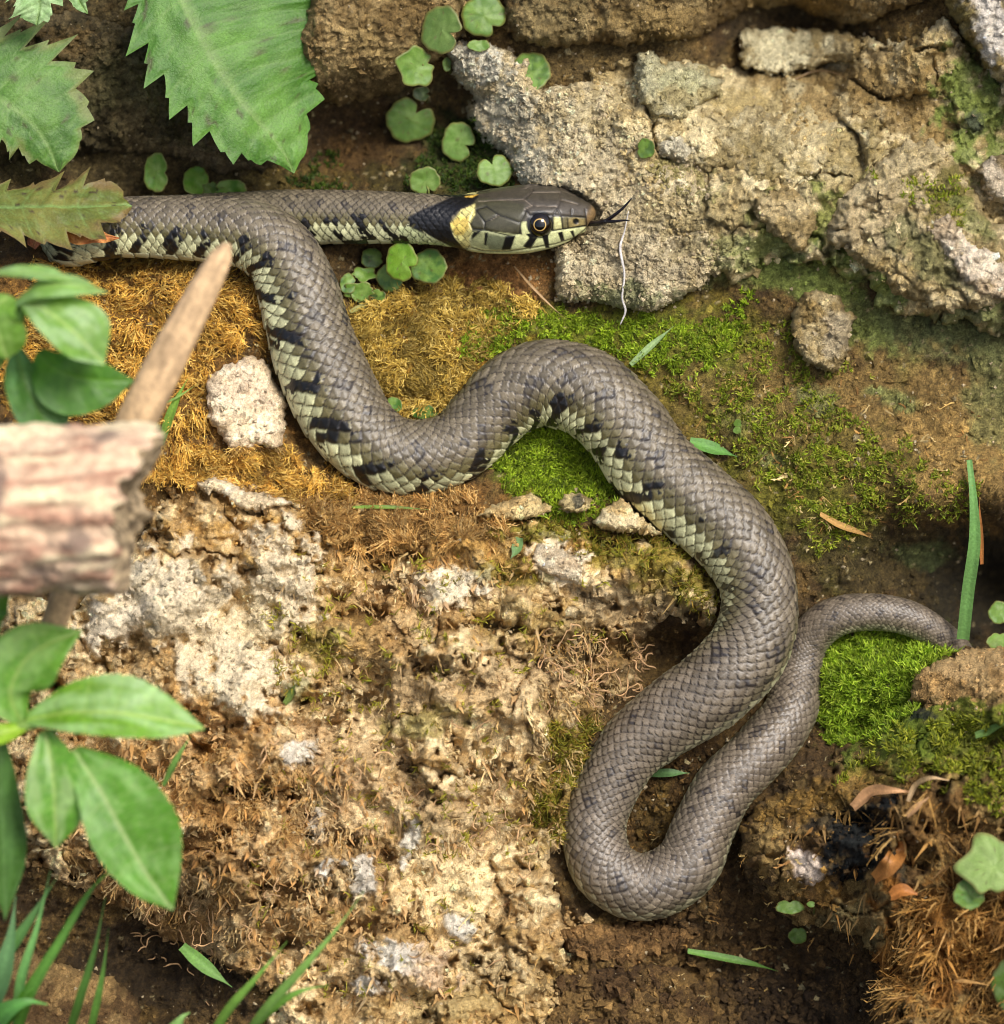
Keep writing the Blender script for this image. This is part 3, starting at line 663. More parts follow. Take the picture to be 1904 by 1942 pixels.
def ground_c(x, y):
    c = mix(np.broadcast_to(lin((120, 94, 56)), x.shape + (3,)), np.broadcast_to(lin((86, 66, 42)), x.shape + (3,)), sstep(-.5, .5, fbm(x / 70, y / 70, 51, 4)))
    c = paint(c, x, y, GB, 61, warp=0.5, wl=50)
    c = c * (1 + 0.34 * fbm(x / 13, y / 13, 71, 3, 0.7))[..., None]
    g1, g2, gid = worley(x / 8, y / 8, 73)
    c = c * (0.7 + 0.6 * gid)[..., None]
    pale = (gid > 0.965) & (g1 < 0.35)
    c = np.where(pale[..., None], lin((196, 176, 136)) * (0.7 + 0.4 * perlin(x / 5, y / 5, 3))[..., None], c)
    return np.clip(c * np.array([0.98, 1.0, 0.86]), 0.008, 0.7)

# composite relief raster for placing things (step RST over the inner window)
HX = np.arange(-300, 2240, RST); HY = np.arange(-300, 2280, RST)
hx, hy = np.meshgrid(HX.astype(float), HY.astype(float))
Hc = ground_h(hx, hy)
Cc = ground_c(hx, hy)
inner = np.full(hx.shape, -1e9)          # depth inside any rock
for rk in ROCKS:
    i0, i1 = np.searchsorted(HX, [rk.bb[0], rk.bb[1]]); j0, j1 = np.searchsorted(HY, [rk.bb[2], rk.bb[3]])
    if i1 <= i0 or j1 <= j0: continue
    Hh, d = rk.height(hx[j0:j1, i0:i1], hy[j0:j1, i0:i1])
    Hc[j0:j1, i0:i1] = np.where(d > 0, np.maximum(Hc[j0:j1, i0:i1], Hh), Hc[j0:j1, i0:i1])
    Cc[j0:j1, i0:i1] = np.where((d > 0)[..., None], rk.colour(hx[j0:j1, i0:i1], hy[j0:j1, i0:i1], Hh, d), Cc[j0:j1, i0:i1])
    inner[j0:j1, i0:i1] = np.maximum(inner[j0:j1, i0:i1], d)
Hc = np.minimum(Hc, samp(S_low, hx, hy, False) - 2)
gvy, gvx = np.gradient(Hc, RST)
def raster(R, x, y):
    fx = np.clip((x - HX[0]) / RST, 0, len(HX) - 1.001); fy = np.clip((y - HY[0]) / RST, 0, len(HY) - 1.001)
    ix, iy = fx.astype(int), fy.astype(int)
    a, b = fx - ix, fy - iy
    return (R[iy, ix] * (1 - a) + R[iy, ix + 1] * a) * (1 - b) + (R[iy + 1, ix] * (1 - a) + R[iy + 1, ix + 1] * a) * b
def surf(x, y):
    x, y = np.asarray(x, float), np.asarray(y, float)
    return raster(Hc, x, y)
def surf_n(x, y):
    gx_, gy_ = raster(gvx, x, y), raster(gvy, x, y)
    return unit(np.stack([-gx_, gy_, np.ones_like(gx_)], -1))

# ---- build the bank sheet
def axis_lines(lo, hi, step, far):
    a = np.arange(lo, hi + step, step)
    e, d = [], step
    v = 0.0
    while v < far:
        d = min(d * 1.18, 90); v += d; e.append(v)
    e = np.array(e)
    return np.r_[(lo - e)[::-1], a, a[-1] + e]
gx1, gy1 = axis_lines(-90, 2000, 4, 760), axis_lines(-90, 2040, 4, 760)
X, Y = np.meshgrid(gx1, gy1)
H = ground_h(X, Y)
ind = raster(inner, X, Y)
ind = np.where((X < HX[0]) | (X > HX[-1]) | (Y < HY[0]) | (Y > HY[-1]), -1e9, ind)
H = H - 34 * sstep(2, 18, ind)
H = np.minimum(H, samp(S_low, X, Y, False) - 2)
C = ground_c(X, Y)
V = at(X + 3.5 * fbm(X / 9, Y / 9, 201, 2), Y + 3.5 * fbm(X / 9, Y / 9, 203, 2), H).reshape(-1, 3)
F = grid_faces(*X.shape)[:, ::-1]
deep = (ind.ravel()[F] > 26).all(1)
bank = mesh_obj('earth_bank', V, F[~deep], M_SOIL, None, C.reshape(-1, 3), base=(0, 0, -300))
tag(bank, kind='structure')

for rk in ROCKS:
    xs = np.arange(max(rk.bb[0], -260), min(rk.bb[1], 2160) + rk.step, rk.step)
    ys = np.arange(max(rk.bb[2], -200), min(rk.bb[3], 2120) + rk.step, rk.step)
    X, Y = np.meshgrid(xs, ys)
    H, d = rk.height(X, Y)
    H = np.minimum(H, samp(S_low, X, Y, False) - 2)
    C = rk.colour(X, Y, H, d)
    C = np.concatenate([C, (1 - 0.72 * (rk.last_sm + np.zeros(X.shape)))[..., None] * rk.bumpy], -1)
    a = min(4.0, rk.T * 0.09)
    V = at(X + a * fbm(X / 10, Y / 10, 205 + rk.seed, 2), Y + a * fbm(X / 10, Y / 10, 207 + rk.seed, 2), H).reshape(-1, 3)
    F = grid_faces(*X.shape)[:, ::-1]
    keep = (d.ravel()[F] > -9).any(1)
    F = F[keep]
    used = np.unique(F)
    remap = np.full(len(V), -1); remap[used] = np.arange(len(used))
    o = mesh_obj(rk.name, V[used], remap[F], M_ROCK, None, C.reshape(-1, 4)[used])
    tag(o, rk.label, rk.cat)

# ------------------------------------------------------------------ the grass snake
def build_snake():
    NA = 148
    C, R = SN_C, SN_R
    # smooth the dorsal hints along the body
    gx, gy = SN[:, 4], SN[:, 5]
    k = np.ones(61) / 61
    pad = lambda a: np.convolve(np.pad(a, 30, 'edge'), k, 'valid')
    gx, gy = pad(gx), pad(gy)
    hint = np.stack([gx, gy, np.sqrt(np.clip(1 - gx ** 2 - gy ** 2, 0.05, 1))], -1)
    T, D, L = frames(C, hint)
    s = np.r_[0, np.cumsum(np.linalg.norm(np.diff(C, axis=0), axis=1))]
    phi = (np.arange(NA) / NA * 2 - 1) * np.pi            # 0 = back, + = the side L
    PH = np.broadcast_to(phi, (len(s), NA))
    SS = np.broadcast_to(s[:, None], PH.shape)
    hd = sstep(330, 200, s)[:, None]                       # 1 on the head
    sn = sstep(70, 0, s)[:, None]
    ex = 2.0 + 0.55 * hd - 0.4 * sn
    c, si = np.cos(PH), np.sin(PH)
    den = (np.abs(c) ** ex + np.abs(si) ** ex) ** (1 / ex)
    ax = R[:, None] * (1 + hd * (0.10 - 0.22 * sn) - 0.03 + (1 - hd) * 0.035 * fbm(SS / 70.0, PH * 1.2, 83, 2))
    ay = R[:, None] * (1 - 0.06 * hd)
    top = np.where(c > 0, 1 - 0.10 * hd, np.where(hd > 0, 1 - 0.04 * hd, 1))
    # body: slightly narrowed back, flattened belly
    bf = np.where(c < 0, 1 - 0.16 * (1 - hd) * (-c) ** 1.5, 1)
    yy = ay * c / den * top * bf
    xx = ax * si / den
    # cheeks: jaw a little fuller behind the eye, groove in front of the eye
    # lengthwise scale coordinate
    Wd = np.maximum(2 * R, 30)
    Sq = np.r_[0, np.cumsum(np.diff(s) / (0.146 * 0.5 * (Wd[1:] + Wd[:-1])))]
    SQ = np.broadcast_to(Sq[:, None], PH.shape)
    NROW, SPAN = 21, math.radians(114)
    dphi = 2 * SPAN / NROW
    # side rows are a little larger than those of the back
    w0 = np.abs(PH) / SPAN
    warped = np.sign(PH) * SPAN * (1.34 * w0 - 0.34 * w0 ** 2)
    rowf = warped / dphi + 0.12 * fbm(SQ / 3.0, PH * 3.0, 61, 2)
    SQ = SQ + 0.14 * fbm(SQ / 2.5, PH * 4.0, 67, 2)
    bestq = np.full(PH.shape, -9.0); bp = np.zeros(PH.shape); bi = np.zeros(PH.shape); bj = np.zeros(PH.shape); bt = np.zeros(PH.shape)
    gap = np.full(PH.shape, 9.0)
    r0 = np.floor(rowf)
    for di in (0, 1):
        i = r0 + di
        p = rowf - i
        off = np.where(np.mod(i, 2) == 0, 0.0, 0.5)
        j0 = np.round(SQ - off)
        qt = 0.5 * (1 - np.abs(p) ** 1.55) + 0.08
        for dj in (-1, 0, 1):
            j = j0 + dj
            q = SQ - off - j
            ok = (q <= qt) & (q > -0.75)
            better = ok & (q > bestq)
            bestq = np.where(better, q, bestq); bp = np.where(better, p, bp); bi = np.where(better, i, bi); bj = np.where(better, j, bj); bt = np.where(better, qt, bt)
            out = q - qt
            gap = np.where((out > 0) & (np.abs(p) < 0.98), np.minimum(gap, out), gap)
    edge = bt - bestq
    body = (1 - hd) * (np.abs(PH) < SPAN)
    tip = np.clip((bestq + 0.45) / 1.0, 0, 1)
    Wl = (2 * R)[:, None]
    rel = 0.0135 * Wl * tip ** 1.4 - 0.006 * Wl * bp ** 2 * (1 - 0.4 * tip)
    back = sstep(1.75, 1.2, np.abs(PH))
    rel = rel + 0.0075 * Wl * np.exp(-(bp / 0.14) ** 2) * sstep(-0.4, 0.0, bestq) * back
    rel = rel - 0.013 * Wl * np.exp(-(gap / 0.09) ** 2) * 0.8
    # belly plates
    vs = SQ * 0.62
    vf = vs - np.floor(vs)
    belly = (1 - hd) * (np.abs(PH) >= SPAN)
    relv = 0.016 * Wl * vf - 0.010 * Wl * np.exp(-((vf - 0.02) / 0.06) ** 2)
    rel = body * rel + belly * relv
    P0 = C[:, None] + D[:, None] * yy[..., None] + L[:, None] * xx[..., None]
    Nn = unit(D[:, None] * (c / np.maximum(ay, 1) * 1)[..., None] + L[:, None] * (si / np.maximum(ax, 1))[..., None])
    # ---------------- colours of the body
    hsh = hash2(bi, bj, 5); hsh2 = hash2(bi, bj, 9)
    aph = np.abs(np.degrees(PH))
    aph_s = np.abs(np.degrees(np.clip((bi * dphi), -SPAN, SPAN)))       # angle of the scale's own row
    back_c, side_c, low_c = lin((108, 98, 79)), lin((101, 94, 62)), lin((200, 199, 154))
    frac = sstep(2600, 3300, SS)                                          # hind body: greyer, plainer
    back_c2 = lin((112, 101, 86))
    bc = back_c * (1 - frac[..., None]) + back_c2 * frac[..., None]
    col = mix(bc, np.broadcast_to(side_c, bc.shape), sstep(48, 72, aph_s) * (1 - 0.75 * frac))
    lowm = sstep(76, 92, aph_s) * (1 - 0.7 * frac)
    col = mix(col, np.broadcast_to(low_c, bc.shape), lowm)
    col = col * (0.68 + 0.56 * hsh)[..., None] * (1 + 0.14 * fbm(SQ * 1.6, PH * 16.0, 71, 2))[..., None]
    # keel and rim catch: rim of each scale paler, root darker
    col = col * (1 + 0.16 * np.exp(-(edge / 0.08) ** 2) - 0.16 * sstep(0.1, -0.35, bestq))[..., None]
    blue = lin((42, 39, 40)); black = lin((20, 19, 20))
    # small dark flecks of the back
    fleck = (hsh2 > 0.952) & (aph_s > 8) & (aph_s < 66)
    rowfleck = (np.abs(aph_s - 37) < 7) & (hash2(np.floor(bj / 3), np.sign(bi), 23) > 0.62) & (np.mod(bj, 3) == 1)
    fl = (fleck | rowfleck) * (0.45 + 0.5 * hsh) * 1.4 * np.clip(np.maximum(sstep(0.34, 0.08, edge), sstep(0.02, -0.25, bestq)) + 0.25, 0, 1)
    col = mix(col, np.broadcast_to(blue, bc.shape), np.clip(fl, 0, 0.92))
    # black bars of the flank
    per = 3.6
    barq = (bj + np.where(np.mod(bi, 2) == 0, 0, 0.5)) + 0.022 * (aph_s - 80) + 0.9 * perlin(bj / 5.0, np.sign(bi) * 3.3 + 0.5, 3)
    bph = np.mod(barq, per)
    width = 1.15 * (1 - 0.55 * frac) + 0.25 * (hsh2 - 0.5)
    bph = bph + 0.38 * fbm(SQ * 1.4, PH * 9.0, 77, 2)
    bar = (bph < width) & (aph + 0.5 * (aph_s - aph) + 6 * fbm(SQ * 1.2, PH * 8.0, 79, 2) > 56 + 12 * hash2(np.floor(barq / per), np.sign(bi), 3)) & (hsh2 > 0.12 + 0.5 * frac)
    # only part of some scales is black
    part = np.where(hsh < 0.35, sstep(-0.15, 0.05, bestq + 0.5 * bp * np.sign(hsh2 - 0.5)), 1.0)
    col = mix(col, np.broadcast_to(black, bc.shape), bar * part * (1 - 0.3 * frac))
    # dark skin between scales
    skin = np.exp(-(gap / 0.12) ** 2)
    skc = mix(np.broadcast_to(lin((44, 37, 36)), bc.shape), np.broadcast_to(lin((52, 50, 36)), bc.shape), sstep(60, 90, aph))
    col = mix(col, skc, 0.88 * skin)
    # belly plates: pale with black blocks
    vid = np.floor(vs)
    vcol = np.broadcast_to(lin((192, 192, 156)), bc.shape) * (0.86 + 0.2 * hash2(vid, np.sign(PH), 4))[..., None]
    blk = (hash2(np.floor(vid / 2), np.sign(PH), 6) > 0.42) & (np.mod(vid, 4) > 1)
    blk = blk | (np.abs(PH) > 2.55)
    vcol = mix(vcol, np.broadcast_to(black, bc.shape), blk * 1.0)
    vcol = mix(vcol, np.broadcast_to(lin((40, 40, 36)), bc.shape), np.exp(-((vf - 0.02) / 0.07) ** 2) * 0.8)
    col = mix(col, vcol, belly.astype(float))
    # ---------------- head painting in its own side view (mirrored to the far side)
    nh = int(np.searchsorted(s, 360))
    mir = (NA - np.arange(NA)) % NA
    Ph = P0[:nh]
    px, py = unat(Ph)
    vis = PH[:nh] >= -0.28
    # far side takes the coordinates of its mirror image
    px = np.where(vis, px, px[:, mir]); py = np.where(vis, py, py[:, mir])
    zx, zy = (px - 753.5) / 0.2409, (py - 327.6) / 0.2409
    ah = np.abs(np.degrees(PH[:nh]))
    hc = np.broadcast_to(lin((66, 60, 49)), Ph.shape).copy()              # crown: brown
    def fill(poly, rgb, a=1.0, soft=5):
        nonlocal hc
        m = sstep(-soft, soft, poly_dist(zx, zy, poly)) * a
        hc = mix(hc, np.broadcast_to(lin(rgb), hc.shape), m)
    grd = np.zeros(zx.shape)
    def line(pts, rgb=(14, 12, 10), wd=5.6, a=0.95, g=1.0):
        nonlocal hc, grd
        d = line_dist(zx, zy, pts)
        hc = mix(hc, np.broadcast_to(lin(rgb), hc.shape), np.exp(-(d / wd) ** 2) * a)
        grd = np.maximum(grd, np.exp(-(d / (wd * 1.3)) ** 2) * g)
    fill([(560, 200), (700, 200), (1010, 250), (1010, 330), (960, 480), (690, 470), (560, 480)], (68, 65, 46), .9, 14)   # temple: olive
    fill([(1000, 210), (1540, 250), (1540, 340), (1230, 335), (1000, 300)], (76, 69, 60), .7, 18)
    # pale lips and throat
    cream = (208, 210, 152)
    fill([(560, 470), (690, 455), (960, 485), (1050, 500), (1220, 462), (1500, 425), (1520, 470), (1400, 530), (1240, 590), (1000, 640), (760, 700), (400, 760), (60, 800), (60, 700), (300, 620)], cream, 1)
    fill([(570, 470), (690, 455), (870, 492), (900, 500), (850, 610), (700, 600), (590, 570)], (128, 130, 92), .8, 12)
    fill([(700, 480), (860, 498), (840, 600), (730, 600), (690, 540)], (92, 98, 76), .8, 14)
    fill([(965, 395), (1035, 380), (1045, 495), (985, 490)], cream, .9)
    fill([(1225, 350), (1290, 345), (1300, 440), (1225, 458)], (204, 200, 140), .9)
    fill([(1300, 345), (1480, 350), (1485, 420), (1300, 440)], (112, 104, 70), .8)
    fill([(1345, 370), (1385, 350), (1470, 365), (1478, 415), (1350, 432)], (150, 132, 84), .8, 10)
    fill([(1490, 330), (1530, 270), (1600, 280), (1600, 480), (1480, 440)], (132, 106, 68), .8, 24)
    for b in ([(850, 500), (932, 492), (892, 604), (820, 606)], [(1040, 510), (1104, 512), (1048, 606), (988, 578)], [(1138, 498), (1188, 498), (1198, 592), (1166, 592)],
              [(1262, 470), (1300, 463), (1320, 542), (1290, 548)], [(1358, 460), (1386, 453), (1402, 512), (1386, 512)], [(575, 520), (600, 468), (672, 448), (640, 478), (592, 520)],
              [(690, 470), (715, 470), (700, 570), (682, 560)], [(1010, 480), (1200, 480), (1180, 515), (1040, 515)]):
        fill(b, (16, 15, 14), 1, 5)
    for ln in ([(620, 290), (700, 265), (800, 330), (960, 392)], [(800, 330), (690, 390), (620, 290)], [(690, 390), (688, 450), (870, 492), (960, 482), (972, 395)], [(960, 392), (1003, 322), (1008, 290)],
               [(1008, 290), (1040, 334), (1230, 334), (1262, 272)], [(1230, 334), (1485, 352)], [(1290, 345), (1300, 440)], [(1372, 290), (1370, 345)], [(1262, 290), (1290, 345)], [(1220, 460), (1485, 420)], [(600, 300), (570, 400), (590, 440), (688, 450)],
               [(1480, 290), (1490, 430)], [(1340, 365), (1345, 435)], [(1225, 345), (1225, 460)]):
        line(ln)
    for ln in ([(640, 225), (820, 212), (1000, 210)], [(1060, 152), (1280, 150)], [(1100, 262), (1255, 266)], [(1285, 208), (1420, 246)], [(1005, 212), (1060, 262)], [(1000, 292), (1060, 255)], [(800, 332), (740, 372)]):
        line(ln, (150, 136, 118), 4.0, .5, .7)
    for ln in ([(1000, 205), (1062, 150), (1062, 90)], [(1280, 150), (1290, 210)], [(1262, 272), (1285, 208)], [(1100, 60), (1400, 160)]):
        line(ln, (60, 52, 46), 4.0, .7)
    line([(560, 585), (680, 618), (860, 622), (1010, 602), (1240, 566), (1400, 515), (1490, 440)], (46, 44, 30), 4.5, .8)
    # nostril
    dn = np.hypot(zx - 1405, zy - 385)
    hc = mix(hc, np.broadcast_to(lin((12, 11, 10)), hc.shape), sstep(30, 18, dn))
    grd = np.maximum(grd, 1.6 * sstep(34, 12, dn))
    # eye socket
    de = np.hypot(zx - 1122, zy - 405)
    hc = mix(hc, np.broadcast_to(lin((14, 12, 10)), hc.shape), sstep(112, 100, de))
    hm = sstep(300, 268, s[:nh])[:, None] * np.ones(NA)
    # collar (on neck scales): yellow then black
    sc_shade = (0.72 + 0.5 * hsh[:nh])
    sc_lines = 0.75 * skin[:nh]
    base_n = col[:nh].copy()
    head_zone = sstep(560, 600, zx + 0.0)
    out = mix(base_n, hc, head_zone)
    def nfill(poly, rgb, soft=8, a=1.0):
        nonlocal out
        m = sstep(-soft, soft, poly_dist(zx, zy, poly)) * a
        cc = np.broadcast_to(lin(rgb), out.shape) * sc_shade[..., None]
        cc = mix(cc, np.broadcast_to(lin((18, 16, 14)), out.shape), sc_lines)
        out = mix(out, cc, m)
    nfill([(-200, 420), (100, 430), (300, 520), (560, 600), (600, 800), (-200, 800)], (196, 202, 150), 12)
    for b in ([(0, 480), (70, 500), (110, 560), (40, 560)], [(-140, 440), (-80, 460), (-60, 560), (-110, 540)], [(-300, 380), (-240, 400), (-230, 540), (-290, 520)]):
        nfill(b, (18, 17, 15), 6)
    nfill([(80, 350), (200, 290), (480, 170), (610, 120), (640, 190), (590, 245), (500, 285), (430, 345), (415, 430), (455, 515), (570, 630), (560, 660), (400, 570), (250, 495), (110, 380)], (22, 21, 22), 8)
    nfill([(418, 400), (500, 295), (612, 245), (612, 330), (572, 400), (590, 460), (566, 520), (580, 590), (520, 590), (450, 505)], (216, 204, 130), 8)
    nfill([(420, 400), (480, 340), (560, 350), (570, 420), (520, 490), (450, 490)], (230, 200, 104), 12)
    nfill([(500, 165), (640, 130), (650, 165), (590, 195), (540, 195)], (226, 180, 76), 6)
    col[:nh] = out
    rel_h = -2.4 * grd * hm
    rel[:nh] = rel[:nh] * 1 + rel_h
    # swelling of brow and cheek
    swell = 3.0 * np.exp(-((zx - 1130) / 150) ** 2 - ((zy - 310) / 40) ** 2) - 5.0 * np.exp(-((zx - 1122) / 95) ** 2 - ((zy - 410) / 85) ** 2) + 2.5 * np.exp(-((zx - 760) / 200) ** 2 - ((zy - 520) / 90) ** 2)
    rel[:nh] += swell * hm
    col[:nh] *= (1 + 0.22 * fbm(zx / 40, zy / 26, 91, 3, 0.6) * hm)[..., None]
    V = (P0 + Nn * rel[..., None]).reshape(-1, 3)
    F = grid_faces(len(s), NA, True)
    root = empty('grass_snake', C[int(len(s) * 0.35)] - np.array([0, 0, 80]))
    tag(root, 'olive-grey snake with yellow and black collar winding over the mossy rocks', 'snake')
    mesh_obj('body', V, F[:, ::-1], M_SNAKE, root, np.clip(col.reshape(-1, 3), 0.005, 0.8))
    # ---------------- eyes
    for side in (1, -1):
        ie = int(np.argmin(np.abs(unat(C)[0][:int(nh)] - 1024.5)))
        ja = int(np.argmin(np.abs(PH[0] - side * math.radians(69))))
        if side == 1:
            dd = np.hypot(*(np.stack(unat(P0[ie - 12:ie + 12]), -1) - np.array([1024.5, 425.0])).transpose(2, 0, 1))
            dd = dd + np.where(PH[:1] > 0, 0, 1e4)
            a, b = np.unravel_index(np.argmin(dd), dd.shape)
            ie, ja = ie - 12 + a, b
            keep = (ie, ja)
        else:
            ie, ja = keep[0], (NA - keep[1]) % NA
        ctr = P0[ie, ja]; nrm = Nn[ie, ja]
        f = -T[ie]; up = unit(np.cross(nrm, f)); up = up if up @ D[ie] > 0 else -up
        fw = np.cross(up, nrm)
        Re = 27.0
        th = np.r_[np.linspace(0, 0.62, 22), np.linspace(0.66, 1.5, 14)]
        az = np.arange(48) / 48 * 2 * np.pi
        TH, AZ = np.meshgrid(th, az, indexing='ij')
        q = (ctr - nrm * (Re - 9))
        Vp = q + Re * (np.cos(TH)[..., None] * nrm * 1.0 + np.sin(TH)[..., None] * (np.cos(AZ)[..., None] * fw * 0.95 + np.sin(AZ)[..., None] * up * 0.95))
        rr = np.sin(TH) * Re
        ec = np.where((rr < 10.7)[..., None], lin((5, 5, 6)), np.where((rr < 12.5)[..., None], lin((188, 156, 92)), lin((20, 14, 9))))
        ec = mix(ec, np.broadcast_to(lin((96, 66, 30)), ec.shape), ((rr > 12.0) & (rr < 14.0)) * 0.25)
        mesh_obj('eye', Vp.reshape(-1, 3), grid_faces(*TH.shape, True), M_EYE, root, ec.reshape(-1, 3), None)
    # ---------------- forked tongue
    hz = C[2][2]
    t0 = at(1117, 424, 72)
    tg = tube_obj('tongue', [t0, at(1136, 423, 92), at(1151, 419, 106)], [5.6, 5.4, 4.8], M_TONGUE, root, lin((26, 20, 22)), 8, 12)
    tube_obj('tongue_tip', [at(1148, 419.5, 104), at(1165, 408, 116), at(1182, 394, 124), at(1199, 375, 130)], [4.0, 3.4, 2.6, 1.0], M_TONGUE, tg, lin((24, 18, 20)), 7, 14)
    tube_obj('tongue_tip', [at(1148, 420, 104), at(1164, 420, 116), at(1180, 418, 122), at(1194, 418, 126)], [3.8, 3.0, 2.2, 1.0], M_TONGUE, tg, lin((24, 18, 20)), 7, 14)
build_snake()

# ------------------------------------------------------------------ moss, fibres and grit
def ribbons(P, Dv, Nv, ln, wd, bend, K=3, tip=0.15):
    """P base, Dv direction, Nv facing, ln length, wd width, bend vector added quadratically"""
    n = len(P)
    t = np.linspace(0, 1, K + 1)
    Sd = unit(np.cross(Dv, Nv))
    pts = P[:, None] + Dv[:, None] * (ln[:, None] * t)[..., None] + bend[:, None] * (ln[:, None] * t ** 2)[..., None]
    w = wd[:, None] * (1 - (1 - tip) * t ** 1.5) * 0.5
    V = np.stack([pts - Sd[:, None] * w[..., None], pts + Sd[:, None] * w[..., None]], 2)      # n,K+1,2,3
    V = V.reshape(-1, 3)
    b = (np.arange(n) * (K + 1) * 2)[:, None]
    k = np.arange(K)[None] * 2
    F = np.stack([b + k, b + k + 1, b + k + 3, b + k + 2], -1).reshape(-1, 4)
    return V, F

def scatter(poly, n, seed, thr=-0.2, wl=50, soft=25):
    r = np.random.default_rng(seed)
    poly = np.asarray(poly, float)
    x = r.uniform(poly[:, 0].min() - soft, poly[:, 0].max() + soft, n * 3)
    y = r.uniform(poly[:, 1].min() - soft, poly[:, 1].max() + soft, n * 3)
    d = poly_dist(x, y, poly)
    free = np.ones(len(x), bool)
    for rk in ROCKS:
        if rk.cat == 'pebble' or rk.name in ('buried_stone', 'tufa_ledge', 'jutting_stone', 'tan_stone'):
            q = (x > rk.bb[0]) & (x < rk.bb[1]) & (y > rk.bb[2]) & (y < rk.bb[3])
            free[q] &= poly_dist(x[q], y[q], rk.poly) < 1.0
    keep = free & (np.minimum(d / soft, 0.35) + fbm(x / wl, y / wl, seed, 3) > thr) & (d > -soft) & (r.random(n * 3) < 0.999)
    x, y = x[keep][:n], y[keep][:n]
    return x, y

def under(x, y):
    ix = np.clip(((x - HX[0]) / RST).astype(int), 0, len(HX) - 1); iy = np.clip(((y - HY[0]) / RST).astype(int), 0, len(HY) - 1)
    return Cc[iy, ix]

def vary(rgbs, n, r, amt=0.25):
    c = np.array([lin(q) for q in rgbs])[r.integers(0, len(rgbs), n)]
    return c * r.uniform(1 - amt, 1 + amt, (n, 1))

def moss_fibres(name, label, polys, rgbs, seed, length=(22, 42), width=(2.0, 3.0), clump=16, bias=(0.5, -0.8), lift=0.35, dens=1.0, mound=12, cat='moss', clear=0.35, thr=-0.2, leaflets=3, blend=0.0):
    r = np.random.default_rng(seed)
    Vs, Fs, Cs, nv = [], [], [], 0
    for poly, n in polys:
        x, y = scatter(poly, int(n * dens), seed, thr)
        ins = samp(S_in, x, y)
        k = ins < clear
        x, y = x[k], y[k]; n = len(x)
        f1, f2, idv = worley(x / clump / 1.8, y / clump / 1.8, seed)          # tufts
        ang = idv * 2 * np.pi * 0.55 + 2.2 * fbm(x / 110, y / 110, seed + 3, 2)
        nrm = surf_n(x, y)
        b = np.array([bias[0], bias[1], 0.0])
        d0 = np.stack([np.cos(ang), np.sin(ang), np.zeros(n)], -1) * 0.75 + b + r.normal(0, 0.35, (n, 3))
        d0 = d0 - (d0 * nrm).sum(-1, keepdims=True) * nrm * 0.9
        dv = unit(unit(d0) + nrm * (lift + r.normal(0, 0.22, n))[:, None])
        ln = r.uniform(*length, n); wd = r.uniform(*width, n)
        P = at(x, y, surf(x, y) - 3 + mound * sstep(0.75, 0.1, f1) * r.uniform(0.3, 1.3, n) * (0.4 + 1.2 * idv))
        bend = -UPB[None] * r.uniform(0.05, 0.45, n)[:, None] + r.normal(0, 0.22, (n, 3))
        face = unit(nrm + r.normal(0, 0.6, (n, 3)))
        V, F = ribbons(P, dv, face, ln, wd, bend, 3)
        c = vary(rgbs, n, r) * (0.55 + 0.75 * idv)[:, None] * np.array([0.95, 1.0, 0.9])
        if blend: c = c * (1 - blend) + blend * 1.1 * under(x, y)
        if leaflets:                                             # tiny side leaves make each strand a moss shoot
            for tt in np.linspace(0.3, 0.95, leaflets):
                sd_ = unit(np.cross(dv, face)) * np.where(r.random(n) < 0.5, -1, 1)[:, None]
                Pl = P + dv * (ln * tt)[:, None] + bend * (ln * tt * tt)[:, None]
                dl = unit(dv * 0.8 + sd_ * 0.7 + r.normal(0, 0.25, (n, 3)) + face * 0.3)
                V2, F2 = ribbons(Pl, dl, face, r.uniform(4, 9, n), wd * 0.9, bend * 0.3, 1, tip=0.1)
                Vs.append(V2); Fs.append(F2 + nv); nv += len(V2)
                Cs.append(np.repeat(c * r.uniform(0.85, 1.25, (n, 1)), 4, 0))
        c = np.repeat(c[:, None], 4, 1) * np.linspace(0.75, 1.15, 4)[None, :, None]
        Vs.append(V); Fs.append(F + nv); Cs.append(np.repeat(c.reshape(-1, 3), 2, 0)); nv += len(V)
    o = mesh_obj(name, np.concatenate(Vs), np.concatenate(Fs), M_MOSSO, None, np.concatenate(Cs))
    return tag(o, label, cat, kind='stuff')

OR = [(222, 172, 78), (206, 154, 64), (234, 190, 104), (176, 126, 54), (216, 176, 94)]
YE = [(196, 162, 78), (176, 142, 62), (208, 176, 100), (152, 122, 54)]
TN = [(200, 168, 116), (182, 146, 92), (216, 188, 142), (160, 124, 78), (198, 150, 84)]
moss_fibres('orange_moss', 'shaggy orange moss on the ledge at left below the snake',
    [([(60, 500), (230, 478), (300, 500), (470, 512), (495, 600), (500, 660), (430, 660), (390, 690), (380, 760), (400, 850), (330, 900), (60, 900), (0, 700)], 11000),
     ([(400, 860), (500, 850), (600, 880), (640, 930), (680, 950), (560, 950), (450, 915), (330, 905), (300, 860)], 3600)], OR, 301, bias=(0.5, -0.6), mound=26, thr=-0.3, clump=22, length=(10, 24), blend=0.15)
moss_fibres('golden_moss', 'matted golden moss between the snake\'s first two bends',
    [([(650, 590), (720, 560), (830, 540), (960, 545), (1010, 600), (900, 640), (880, 740), (820, 800), (760, 790), (700, 700)], 8500)], YE, 303, length=(9, 22), bias=(0.35, -0.3), mound=18, thr=-0.35, clump=22)
